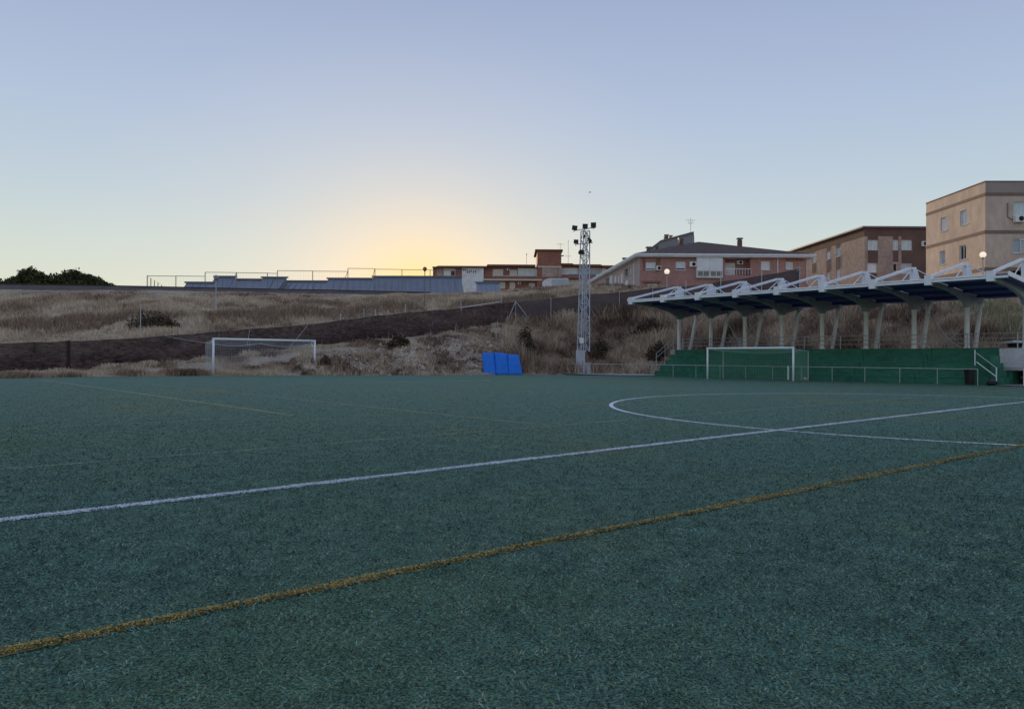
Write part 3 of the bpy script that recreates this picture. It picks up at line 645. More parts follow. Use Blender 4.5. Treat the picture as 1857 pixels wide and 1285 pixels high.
for a in [('wide dark brown shrub in the dry grass beside the lone pale post', 226, 330, 553, 584, 62.5, 11), ('low dark shrub at the foot of the cut bank beside the large goal', 578, 602, 664, 679, 55.2, 12),
          ('tall dark shrub on the bank under the left tip of the canopy', 1150, 1212, 545, 576, 68.5, 13), ('dark shrub on the bank close to the left stair handrail', 1172, 1214, 614, 650, 64.6, 14), ('dark bushy shrub behind the floodlight mast', 1066, 1112, 604, 650, 66.3, 15),
          ('dark shrub above the blue mats', 932, 972, 612, 662, 64.6, 16), ('small dark shrub on the top edge of the rock face', 706, 744, 614, 634, 61.5, 17)]:
    bush(*a, 'dry_shrub', 'shrub', 'dry shrubs on the bank', ('twig', 'twig2'), 2600, (.05, .13), .2, True)

# ------------------------------------------------------------------ football goals
def net_grid(mb, fn, nu, nv, r):
    for i in range(nu+1):
        for j in range(nv): mb.wire(fn(i/nu, j/nv), fn(i/nu, (j+1)/nv), r)
    for j in range(nv+1):
        for i in range(nu): mb.wire(fn(i/nu, j/nv), fn((i+1)/nu, j/nv), r)
g1 = empty('full_size_goal', fld(-.33, 44.3)); tag(g1, 'large white football goal with white net at the far left end', 'goal', 'football goals')
gc = -.33
for s in (-1, 1):
    MB().tube([fld(gc+s*3.72, 44.3, -.05), fld(gc+s*3.72, 44.3, 2.50)], .072, 12).build('post', M['white'], g1, True, True)
    MB().tube([fld(gc+s*3.72, 44.37, 2.42), fld(gc+s*3.72, 44.85, 2.40), fld(gc+s*3.6, 44.37, 2.05)], .022, 6).build('net_bracket', M['white'], g1, True)
MB().tube([fld(gc-3.79, 44.3, 2.50), fld(gc+3.79, 44.3, 2.50)], .074, 12).build('crossbar', M['white'], g1, True, True)
MB().tube([fld(gc-3.9, 45.35, .05), fld(gc+3.8, 45.35, .05)], .045, 6).build('ground_bar', M['white'], g1, True)
def backtop(s):
    x = abs((s*2) % 1-.5)*2
    return 45.5, 2.05+.20*(x**2)-(.0 if .1 < s < .9 else .0)
def n_back(s, h_):
    y, zt = backtop(s); return fld(gc-3.85+7.7*s, 45.35+(y-45.35)*h_, .03+(zt-.03)*h_)
def n_top(s, h_):
    y, zt = backtop(s); return fld(gc-3.72+7.44*s-.13*(1-2*s)*h_*-1*-1, 44.3+(y-44.3)*h_, 2.48+(zt-2.48)*h_-.06*math.sin(math.pi*h_))
def n_side(sd):
    def f_(s, h_):
        y, zt = backtop(0); top_ = 2.46+(zt-2.46)*s; return fld(gc+sd*(3.72+.13*s), 44.3+(45.35+(y-45.35)*h_-44.3)*s, .03+(top_-.03)*h_)
    return f_
mb = MB(); net_grid(mb, n_back, 60, 18, .0042); net_grid(mb, n_top, 60, 8, .0042); net_grid(mb, n_side(-1), 9, 20, .0055); net_grid(mb, n_side(1), 9, 20, .0045)
mb.build('net', M['net'], g1, True)
mb = MB(); P0 = [n_back(i/40, 1) for i in range(41)]; mb.tube(P0, .014, 5); mb.build('net_rope', M['net'], g1, True)
for a, b_ in [(n_back(0, 1), at(299, 608.5, 52.5)), (n_back(.38, 1), at(453, 596.5, 56.5)), (n_back(.80, 1), at(559, 587.5, 59.3))]:
    MB().tube([a, (a+b_)/2-Vector((0, 0, .05)), b_], .009, 5).build('net_rope', M['net'], g1, True)

g2 = empty('small_goal', fld(20.75, 18.74)); tag(g2, 'smaller white goal with green net in front of the green terrace', 'goal', 'football goals')
for s in (-1, 1):
    MB().tube([fld(20.75, 18.74+s*3.06, -.05), fld(20.75, 18.74+s*3.06, 2.04)], .062, 12).build('post', M['white'], g2, True, True)
    MB().tube([fld(22.6, 18.74+s*3.06, -.05), fld(22.6, 18.74+s*3.06, 1.86)], .030, 8).build('back_post', M['galv'], g2, True)
    MB().tube([fld(20.75, 18.74+s*3.06, 1.98), fld(22.6, 18.74+s*3.06, 1.86)], .022, 6).build('side_bar', M['galv'], g2, True)
MB().tube([fld(20.75, 18.74-3.12, 2.04), fld(20.75, 18.74+3.12, 2.04)], .064, 12).build('crossbar', M['white'], g2, True, True)
MB().tube([fld(22.6, 18.74-3.06, .04), fld(22.6, 18.74+3.06, .02)], .016, 6).build('ground_bar', M['dull_steel'], g2, True)
def s2(s, h_): return fld(22.6, 15.68+6.12*s, .03+(1.84-.16*math.sin(math.pi*s))*h_)
def t2_(s, h_): return fld(20.75+1.85*h_, 15.68+6.12*s, 2.0-(.14+.16*math.sin(math.pi*s))*h_)
def sd2(n_):
    return lambda s, h_: fld(20.75+1.85*s, n_, .03+(1.97-.11*s)*h_)
mb = MB(); net_grid(mb, s2, 50, 16, .0042); net_grid(mb, t2_, 50, 13, .0042); net_grid(mb, sd2(15.68), 15, 17, .0056); net_grid(mb, sd2(21.8), 13, 14, .0042)
mb.build('net', M['net_green'], g2, True)
mb = MB(); mb.tube([s2(i/30, 1) for i in range(31)], .014, 5); mb.build('net_rope', M['net_green'], g2, True)

# ------------------------------------------------------------------ touchline railing
rl = empty('touchline_railing', fld(23, 24)); tag(rl, 'thin grey pipe railing along the touchline before the terrace', 'railing')
MB().tube([fld(23, 42.2, .87), fld(23, 17.25, .87)], .022, 8).build('rail', M['galv'], rl, True)
MB().tube([fld(23, 17.1, .87), fld(23, 6.38, .87)], .022, 8).build('rail', M['galv'], rl, True)
pm = MB().tube([(0, 0, -.05), (0, 0, .86)], .019, 8).build('post', M['galv'], rl); pm.location = wmat(rl).inverted() @ fld(23, 42.2)
for k in range(1, 19):
    o = pm.copy(); COL.objects.link(o); o.location = wmat(rl).inverted() @ fld(23, 42.2-k*(42.2-6.38)/18)
MB().tube([fld(22.95, 17.2, -.05), fld(22.95, 17.2, .92)], .055, 10).build('gate_post', M['white_steel'], rl, True)

# ------------------------------------------------------------------ terrace
te = empty('spectator_terrace', fld(25.5, 17)); tag(te, 'green painted concrete terrace of steps under the white-framed canopy', 'terrace')
nA, nB = 6.15, 28.75
for k in range(5):
    d0, z1 = 24+.62*k, .41*(k+1); d1 = 27.1 if k == 4 else d0+.62
    L_ = (nB-.02*k-nA)/6
    for q in range(6):
        a_, b_ = nA+L_*q+(.012 if q else 0), nA+L_*(q+1)-(.012 if q < 5 else 0); zz = z1-.006*((q*7+k*3) % 4)
        st = MB().hexa([fld(d0, a_, -.1), fld(d1, a_, -.1), fld(d1, b_, -.1), fld(d0, b_, -.1), fld(d0, a_, zz), fld(d1, a_, zz), fld(d1, b_, zz), fld(d0, b_, zz)]).build('step', M['green_terrace'], te, True)
        ns_ = MB().hexa([fld(x, y, z) for z in (zz-.05, zz+.012) for x, y in ((d0-.03, a_+.01), (d0+.10, a_+.01), (d0+.10, b_-.01), (d0-.03, b_-.01))]).build('nosing', M['green_nosing'], st); ns_.data.transform(wmat(te).inverted())
MB().hexa([fld(27.102, 4.6, -.1), fld(30.6, 4.6, -.1), fld(30.6, 29.6, -.1), fld(27.102, 29.6, -.1), fld(27.102, 4.6, 2.05), fld(30.6, 4.6, 2.05), fld(30.6, 29.6, 2.05), fld(27.102, 29.6, 2.05)]).build('platform', M['concrete'], te, True)
for k in range(4):   # stairs at the right end
    MB().hexa([fld(a, b_, z) for z in (-.1, .4*(k+1)) for a, b_ in ((24.2, 5.5+.16*k), (25.3, 5.5+.16*k), (25.3, 5.659+.16*k), (24.2, 5.659+.16*k))]).build('stair', M['green_terrace'], te, True)
# platform railing (rails dark against the columns, pale against the bank)
pl = empty('platform_railing', fld(27.15, 17, 2.05)); tag(pl, 'grey three-bar railing along the terrace top in front of the columns', 'railing')
for h_ in (.30, .58, .86): MB().tube([fld(27.15, 5.4, 2.05+h_), fld(27.15, 28.4, 2.05+h_)], .021, 6).build('rail', M['galv'], pl, True)
for k in range(10):
    n_ = 28.4-k*2.53; MB().tube([fld(27.13, n_, 2.05), fld(27.13, n_, 2.95)], .032, 8).build('post', M['galv'], pl, True)
hl = empty('stair_handrail', fld(25.5, 29.0, 0)); tag(hl, 'sloping steel handrail at the left end of the green terrace', 'handrail', 'stair handrails')
for h_ in (0, -.35): MB().tube([fld(24.9, 29.3, 1.75+h_), fld(27.1, 29.3, 2.95+h_), fld(28.3, 29.3, 2.95+h_)], .024, 6).build('rail', M['galv'], hl, True)
for d_, zb, zt in ((24.9, 0, 1.75), (26.0, .2, 2.35), (27.1, .5, 2.95), (28.3, 1.9, 2.95)): MB().tube([fld(d_, 29.3, zb-.1), fld(d_, 29.3, zt)], .028, 8).build('post', M['galv'], hl, True)
hr = empty('stair_handrail', hitd(1807, 697, 24.06)); tag(hr, 'sloping steel handrail beside the steps at the right end of the terrace', 'handrail', 'stair handrails')
a, b_, c_, e_ = hitd(1771, 640, 24.06), hitd(1807, 667, 24.06), hitd(1771, 656, 24.06), hitd(1807, 683, 24.06)
MB().tube([a, b_], .028, 6).build('rail', M['galv'], hr, True); MB().tube([c_, e_], .028, 6).build('rail', M['white_steel'], hr, True)
MB().tube([hitd(1768, 634, 24.06), hitd(1768, 662, 24.06)], .028, 8).build('post', M['white_steel'], hr, True); MB().tube([b_+Vector((0, 0, .03)), Vector((b_.x, b_.y, -.05))], .03, 8).build('post', M['white_steel'], hr, True)
MB().tube([hitd(1857, 668, 24.06), Vector((hitd(1857, 668, 24.06).x, hitd(1857, 668, 24.06).y, 0))], .03, 8).build('post', M['white_steel'], hr, True)

# ------------------------------------------------------------------ canopy
NF, SP, N0 = 9, 2.96, 29.02
cn_ = empty('stand_canopy', fld(27.5, N0-4*SP, 2.05)); tag(cn_, 'long cantilever canopy of white trusses and navy roof sheets on paired columns', 'canopy')
GT = lambda d: 5.72-(d-21.5)*.062            # top of girder / underside of roof
frame_protos = {}
def put(mb, name, m_, parent, n_, sm=False):
    """builds in field-frame coordinates relative to frame n=0, reused for every frame"""
    if name not in frame_protos:
        frame_protos[name] = [];
    o = mb.build(name, m_, parent, False, sm); return o
rotf = Matrix.Rotation(TH, 4, 'Z')
def make_frame():
    root = empty('truss_frame', (0, 0, 0))      # x = along d from tip, y = along n, z
    z0 = 2.05
    lx = lambda d, y, z: (d-27.5, y, z-z0)
    hw = .11
    mb = MB(); P = [(21.6, 5.44), (23.0, 5.38), (24.4, 5.29), (25.5, 5.14), (26.3, 4.98), (26.9, 4.76), (27.22, 4.48), (27.68, 4.48), (27.95, 4.66), (28.6, 4.78), (29.4, 4.92), (30.3, 5.02), (30.3, GT(30.3)-.01), (27.5, GT(27.5)-.01), (24.5, GT(24.5)-.01), (21.6, GT(21.6)-.01)]
    mb.prism(P, lambda p, q, a: lx(p, a, q), -hw, hw); mb.build('girder', M['girder'], root)
    MB().box(*[c for pr_ in zip(lx(21.33, -.17, 5.40), lx(21.66, .17, 5.93)) for c in pr_]).build('tip_box', M['white_steel'], root)
    MB().bar(lx(21.6, 0, 5.86), lx(26.75, 0, 7.0), .14, .14).bar(lx(26.72, 0, 7.0), lx(27.6, 0, 7.08), .15, .15).build('top_chord', M['white_steel'], root)
    mb = MB(); mb.prism([(27.0, GT(27)+.05), (28.5, GT(28.5)+.05), (27.72, 7.0), (27.05, 6.94)], lambda p, q, a: lx(p, a, q), -.11, .11); mb.build('king_post', M['white_steel'], root)
    MB().tube([lx(26.9, 0, 6.9), lx(24.6, 0, GT(24.6)+.05)], .032, 6).build('web_bar', M['white_steel'], root)
    MB().tube([lx(27.65, 0, 7.0), lx(30.0, -.05, GT(30)+.1)], .03, 6).build('tie_rod', M['white_steel'], root)
    MB().tube([lx(27.65, -.05, 7.02), lx(28.2, -SP*.82, GT(28.2)+.12)], .03, 6).build('tie_rod', M['white_steel'], root)
    MB().lathe([(.18, 0), (.18, .06), (.14, .1), (.14, 2.30), (.165, 2.34), (.165, 2.44)], 16, lx(27.45, 0, 2.05)).build('front_column', M['col'], root, False, True)
    MB().tube([lx(28.9, 0, 2.05), lx(29.75, 0, 4.62), lx(29.78, 0, 4.7), lx(29.84, 0, 4.8), lx(29.95, 0, 5.0)], [.13, .13, .165, .165, .09], 14).build('rear_column', M['col'], root, False, True)
    mb = MB(); mb.tube([lx(27.75, 0, 2.05), lx(27.62, 0, 3.0)], .02, 5); mb.tube([lx(28.6, 0, 2.05), lx(29.05, 0, 3.0)], .02, 5); mb.build('stay_bar', M['galv'], root)
    MB().box(*[c for pr_ in zip(lx(29.7, -.22, 5.03), lx(30.4, .22, 5.11)) for c in pr_]).build('bearing_plate', M['white_steel'], root)
    return root
fr = make_frame()
for k in range(NF):
    o = fr if k == 0 else dup(fr)
    if k == NF-1:
        for ch in list(o.children):
            pass
    o.parent = cn_; o.rotation_euler.z = TH
    o.location = Vector(wmat(cn_).inverted() @ fld(27.5, N0-SP*k, 2.05))
for k in range(NF-1):
    a, b_ = N0-SP*k-.135, N0-SP*(k+1)+.135
    if k == 0: a = N0+.3
    if k == NF-2: b_ = N0-SP*(k+1)-.75
    def rp(d, n_, dz_): return fld(d, n_, GT(d)+dz_)
    MB().hexa([rp(21.7, a, 0), rp(30.4, a, 0), rp(30.4, b_, 0), rp(21.7, b_, 0), rp(21.7, a, .06), rp(30.4, a, .06), rp(30.4, b_, .06), rp(21.7, b_, .06)]).build('roof_panel', M['roof_sheet'], cn_, True)
    aa, bb = N0-SP*k-.17, N0-SP*(k+1)+.17
    MB().hexa([fld(d, n_, z) for z in (5.54, 5.66) for d, n_ in ((21.40, aa), (21.60, aa), (21.60, bb), (21.40, bb))]).build('front_beam', M['white_steel'], cn_, True)
    MB().hexa([fld(d, n_, z) for z in (5.70, 5.765) for d, n_ in ((21.5, aa), (21.75, aa), (21.75, bb), (21.5, bb))]).build('gutter', M['white_steel'], cn_, True)
    for dd_ in (23.9, 26.2, 28.6):
        MB().hexa([fld(d, n_, GT(dd_)+z) for z in (-.16, -.005) for d, n_ in ((dd_-.04, aa), (dd_+.04, aa), (dd_+.04, bb), (dd_-.04, bb))]).build('purlin', M['roof_sheet'], cn_, True)
e8 = N0-SP*(NF-1)
MB().hexa([fld(d, n_, GT(d)+z) for z in (-.10, .14) for d, n_ in ((21.45, e8-.76), (30.45, e8-.76), (30.45, e8-.82), (21.45, e8-.82))]).build('edge_trim', M['white_steel'], cn_, True)
MB().hexa([fld(d, n_, GT(d)+z) for z in (-.10, .14) for d, n_ in ((21.45, N0+.37), (30.45, N0+.37), (30.45, N0+.31), (21.45, N0+.31))]).build('edge_trim', M['white_steel'], cn_, True)
MB().hexa([fld(d, n_, z) for z in (5.54, 5.66) for d, n_ in ((21.40, e8-.17), (21.60, e8-.17), (21.60, e8-.75), (21.40, e8-.75))]).build('front_beam', M['white_steel'], cn_, True)
for k in (1, 6):     # slanting braces meeting at a low node between the rear columns of two bays
    na, nb = N0-SP*k, N0-SP*(k+1); nm = (na+nb)/2; nd = fld(29.0, nm, 2.6)
    for p, q in ((fld(29.62, na, 4.4), nd), (fld(29.62, nb, 4.4), nd), (nd, fld(29.0, nm+.75, 2.06)), (nd, fld(29.0, nm-.75, 2.06))): MB().tube([p, q], .036, 6).build('cross_brace', M['galv'], cn_, True)


# ------------------------------------------------------------------ concrete dugout block at the right
du = empty('concrete_dugout', fld(26.5, 2)); tag(du, 'pale concrete dugout with a dark open front at the right edge', 'dugout')
MB().hexa([fld(a, b_, z) for z in (.98, 2.02) for a, b_ in ((25.6, -6), (25.6, 6.1), (27.09, 6.1), (27.09, -6))]).build('upper_wall', M['pale_concrete'], du, True)
MB().hexa([fld(a, b_, z) for z in (.0, .978) for a, b_ in ((25.62, 5.5), (25.62, 6.08), (27.09, 6.08), (27.09, 5.5))]).build('side_wall', M['green_terrace'], du, True)
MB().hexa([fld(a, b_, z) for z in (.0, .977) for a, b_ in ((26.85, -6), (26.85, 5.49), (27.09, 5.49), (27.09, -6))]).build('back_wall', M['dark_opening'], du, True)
MB().hexa([fld(a, b_, z) for z in (.38, .45) for a, b_ in ((26.4, -5), (26.4, 5.3), (26.8, 5.3), (26.8, -5))]).build('bench', M['dull_steel'], du, True)
MB().hexa([fld(a, b_, z) for z in (.80, .979) for a, b_ in ((25.45, -6), (25.45, 6.05), (25.59, 6.05), (25.59, -6))]).build('lintel', M['concrete'], du, True)
p = at(1836, 619, 44)
cp_ = empty('shelter_roof', p); tag(cp_, 'small dark flat shelter roof behind the pale concrete dugout', 'shelter')
MB().hexa([p+Vector(q) for q in ((0, 0, -.04), (4, -.4, -.04), (4, 2, -.1), (0.6, 2, -.1), (0, 0, .06), (4, -.4, .06), (4, 2, 0), (.6, 2, 0))]).build('roof', M['white_steel'], cp_, True)
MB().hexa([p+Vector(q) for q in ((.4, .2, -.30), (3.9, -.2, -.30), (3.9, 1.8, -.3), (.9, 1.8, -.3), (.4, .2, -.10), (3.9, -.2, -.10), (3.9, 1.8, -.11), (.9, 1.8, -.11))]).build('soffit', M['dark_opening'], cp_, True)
for q in ((.8, .5), (3.4, 1.2)): MB().tube([p+Vector((q[0], q[1], -.3)), Vector((p.x+q[0], p.y+q[1], 1.9))], .05, 8).build('post', M['galv'], cp_, True)
# bin and dark bags by the railing
bn = empty('waste_bin', hitd(1758.5, 697, 23.4)); tag(bn, 'tall black bin behind the railing at the right end of the terrace', 'bin')
bl_ = bn.location; mb = MB(); mb.hexa([bl_+Vector((x, y, z)) for z, s in ((0, .16), (.80, .20)) for x, y in ((-s, -s), (s, -s), (s, s), (-s, s))]); mb.build('body', M['black'], bn, True)
mb = MB(); mb.hexa([bl_+Vector((x, y, z)) for z, s in ((.803, .22), (.87, .20)) for x, y in ((-s, -s), (s, -s), (s, s), (-s, s))]); mb.build('lid', M['black'], bn, True)
for (u, v, lab) in [(1718, 695.5, 'dark kit bag lying on the turf by the railing, left of the bin'), (1799, 699, 'dark kit bag lying on the turf below the handrail')]:
    p = gnd(u, v); o = empty('kit_bag', p); tag(o, lab, 'bag')
    MB().tube([p+Vector((-.26, 0, .13)), p+Vector((-.22, 0, .14)), p+Vector((.22, .03, .14)), p+Vector((.26, .03, .13))], [.06, .13, .13, .06], 10).build('body', M['black'], o, True, True)
    MB().tube([p+Vector((-.12, 0, .26)), p+Vector((0, 0, .33)), p+Vector((.12, 0, .26))], .015, 5).build('strap', M['dull_steel'], o, True)

# ------------------------------------------------------------------ floodlight mast
mt = empty('floodlight_mast', at(1057, 677, 63.6)); tag(mt, 'tall white lattice floodlight mast on a concrete plinth', 'floodlight mast')
bx = mt.location.copy(); bx.z = 0
def px(u, v, Y=63.6): return at(u, v, Y)
kx = 63.6/F
MB().hexa([bx+Vector((x, y, z)) for z in (0, 2.0) for x, y in ((-.62, -.42), (.13, -.50), (.16, .38), (-.58, .45))]).build('plinth', M['mast'], mt, True)
MB().hexa([bx+Vector((x, y, z)) for z in (0, .95) for x, y in ((.16, -.2), (.62, -.2), (.62, .38), (.17, .38))]).build('cabinet', M['mast'], mt, True)
zb, zt = 1.9, at(1057, 419, 63.6).z
axb, axt = at(1058, 630, 63.6).x, at(1061.5, 419, 63.6).x
def leg(i, s):
    w = .50+(.36-.50)*s; sx_, sy_ = ((-1, -1), (1, -1), (1, 1), (-1, 1))[i]
    a_ = .5; xx, yy = sx_*w, sy_*w
    return Vector((axb+(axt-axb)*s+xx*math.cos(a_)*.86-yy*math.sin(a_)*.5, bx.y+xx*math.sin(a_)+yy*math.cos(a_), zb+(zt-zb)*s))
for i in range(4): MB().bar(leg(i, 0), leg(i, 1), .085).build('leg', M['mast'], mt, True)
mb = MB(); nb_ = 15
for i in range(4):
    j = (i+1) % 4
    for k in range(nb_):
        s0, s1 = k/nb_, (k+1)/nb_
        p, q = (i, j) if (k+i) % 2 else (j, i)
        mb.bar(leg(p, s0), leg(q, s1), .042)
        if k % 3 == 2: mb.bar(leg(i, s1), leg(j, s1), .04)
mb.build('lattice', M['mast'], mt, True)
mb = MB(); mb.bar(Vector((axb, bx.y-.05, zb)), Vector((axt, bx.y-.05, zt)), .07); mb.build('cable_tray', M['mast'], mt, True)
MB().hexa([bx+Vector((x, y, z)) for z in (2.6, 3.05) for x, y in ((-.36, -.78), (-.02, -.78), (-.02, -.55), (-.36, -.55))]).build('control_box', M['white'], mt, True)
def arm(pts): MB().tube(pts, .035, 6).build('cross_arm', M['dull_steel'], mt, True)
arm([px(1041, 418, 63.2), px(1046, 417.5, 63.2), px(1060, 415.2, 63.2), px(1072, 413.6, 63.2), px(1080, 413, 63.2)])
arm([px(1043, 443.5, 63.2), px(1050, 442.5, 63.2), px(1060, 441.5, 63.2), px(1068, 440.6, 63.2), px(1075, 440, 63.2)])
def lamp(u, v, w, h_, roll, tilt, yaw=0):
    c = px(u, v, 63.0); R3 = Matrix.Rotation(yaw, 4, 'Z') @ Matrix.Rotation(tilt, 4, 'X') @ Matrix.Rotation(roll, 4, 'Y'); W2, H2 = w*kx/2, h_*kx/2
    T = lambda q: c+(R3 @ Vector(q))
    mb = MB(); mb.hexa([T(q) for q in ((-W2, -.10, -H2), (W2, -.10, -H2), (W2*.7, .22, -H2*.6), (-W2*.7, .22, -H2*.6), (-W2, -.10, H2), (W2, -.10, H2), (W2*.7, .22, H2*.6), (-W2*.7, .22, H2*.6))])
    o = mb.build('floodlight', M['black'], mt, True)
    l = MB().hexa([T(q) for q in ((-W2*.85, -.125, -H2*.85), (W2*.85, -.125, -H2*.85), (W2*.85, -.103, -H2*.85), (-W2*.85, -.103, -H2*.85), (-W2*.85, -.125, H2*.85), (W2*.85, -.125, H2*.85), (W2*.85, -.103, H2*.85), (-W2*.85, -.103, H2*.85))]).build('lens', M['lens'], o)
    o2 = wmat(mt).inverted(); l.data.transform(o2)
    s = MB().bar(T((0, .1, -H2)), T((0, .12, -H2-.18)), .04).build('bracket', M['dull_steel'], o); s.data.transform(o2)
for a in [(1042, 413, 9.5, 8.5, .12, .25), (1061, 410, 9.5, 8.5, .03, .25), (1076, 407.7, 9.5, 9, -.05, .25), (1044.5, 438, 8.5, 7.5, .05, .2), (1069.5, 436, 9.5, 6, .45, .9, .9), (1054.5, 457.5, 11, 5.5, .1, 1.0, -.3)]: lamp(*a)
lamp(1060, 428, 4.5, 4, 0, .3)

# ------------------------------------------------------------------ blue mats leaning on the bank
def crash_mat(label, ub0, ub1, ut0, ut1, vt0, vt1, k):
    Yb_, Yt = 58.5-.12*k, 59.5-.12*k
    P = [at(ub0, 677.5, Yb_), at(ub1, 678, Yb_), at(ut1, vt1, Yt), at(ut0, vt0, Yt)]; zmin = min(P[0].z, P[1].z)
    for q in P[:2]: q.z = .02
    o = empty('crash_mat', (P[0]+P[1])/2); tag(o, label, 'mat', 'blue mats leaning on the bank')
    nx, nz = 10, 14; nrm = (P[1]-P[0]).cross(P[3]-P[0]).normalized(); nrm = nrm if nrm.y < 0 else -nrm
    V_ = []; Fc = []
    for s_, off in ((0, 0.0), (1, -.22)):
        for i in range(nx+1):
            for j in range(nz+1):
                a, b_ = i/nx, j/nz; q = (P[0]*(1-a)+P[1]*a)*(1-b_)+(P[3]*(1-a)+P[2]*a)*b_
                e_ = min(a, 1-a, b_, 1-b_); q = q+nrm*(off+(.05*min(1, e_*8) if s_ == 0 else 0)+(.05*float(fbm(np.array([a*3+k*7]), np.array([b_*3]), 9)[0]) if s_ == 0 else 0)+.03*math.sin(b_*math.pi)+(.022*math.sin(a*9+b_*1.5+k)*math.sin(b_*3.1) if s_ == 0 else 0))
                V_.append(q)
    n1 = (nx+1)*(nz+1); idx = lambda s_, i, j: s_*n1+i*(nz+1)+j
    for i in range(nx):
        for j in range(nz):
            Fc.append((idx(0, i, j), idx(0, i+1, j), idx(0, i+1, j+1), idx(0, i, j+1))); Fc.append((idx(1, i, j), idx(1, i, j+1), idx(1, i+1, j+1), idx(1, i+1, j)))
    for i in range(nx):
        for j in (0, nz): Fc.append((idx(0, i, j), idx(1, i, j), idx(1, i+1, j), idx(0, i+1, j)))
    for j in range(nz):
        for i in (0, nx): Fc.append((idx(0, i, j), idx(0, i, j+1), idx(1, i, j+1), idx(1, i, j)))
    MB().add(V_, Fc).build('cover', M['blue_mat'], o, True, True)
    mb = MB(); q = P[3]*.5+P[2]*.5; mb.tube([q+nrm*.06+Vector((-.12, 0, -.12)), q+nrm*.1+Vector((0, 0, -.16)), q+nrm*.06+Vector((.12, 0, -.12))], .02, 5); mb.build('handle', M['blue_mat'], o, True)
crash_mat('blue gym mat leaning on the bank, left one of the three', 877, 901.5, 874, 897, 639, 640, 0)
crash_mat('blue gym mat leaning on the bank, middle one of the three', 900.5, 924.5, 897, 920.5, 638.5, 641, 1)
crash_mat('blue gym mat leaning on the bank, nearest the floodlight mast', 923, 948, 921, 940.5, 642, 643, 2)

# ------------------------------------------------------------------ street lamps
def street_lamp(label, u, vg, Y, vb=None, lit=True, r=.27):
    c = at(u, vg, Y); zb_ = terr_at(c.x, c.y)-.2
    o = empty('street_lamp', (c.x, c.y, zb_)); tag(o, label, 'street lamp', 'globe street lamps')
    MB().tube([(0, 0, 0), (0, 0, .9), (0, 0, .92), (0, 0, c.z-zb_-r*.95)], [.075, .07, .05, .042], 8).build('pole', M['galv'] if lit else M['dull_steel'], o)
    MB().lathe([(.001, -r)]+[(r*math.cos(a), r*math.sin(a)) for a in np.linspace(-1.4, 1.4, 12)]+[(.001, r)], 16, (0, 0, c.z-zb_)).build('globe', M['globe'] if lit else M['globe_off'], o, False, True)
    MB().lathe([(.05, -r-.1), (.10, -r*1.0), (.11, -r*.86)], 12, (0, 0, c.z-zb_)).build('collar', M['dull_steel'], o)
    return o
street_lamp('glowing globe lamp in front of the pink brick house', 1209.5, 492.5, 76, r=.27)
street_lamp('glowing globe lamp in front of the tan building', 1782.5, 462, 61, r=.25)
street_lamp('unlit globe lamp on a pole against the sunset glow', 770.5, 487.5, 77, lit=False, r=.22)
_sl = street_lamp('grey globe lamp on a tall pale pole before the metal roofs', 392, 503, 71, lit=True, r=.24)
_sl.children[1].data.materials[0] = mat('grey_lamp_globe', (.30, .31, .36), .4)

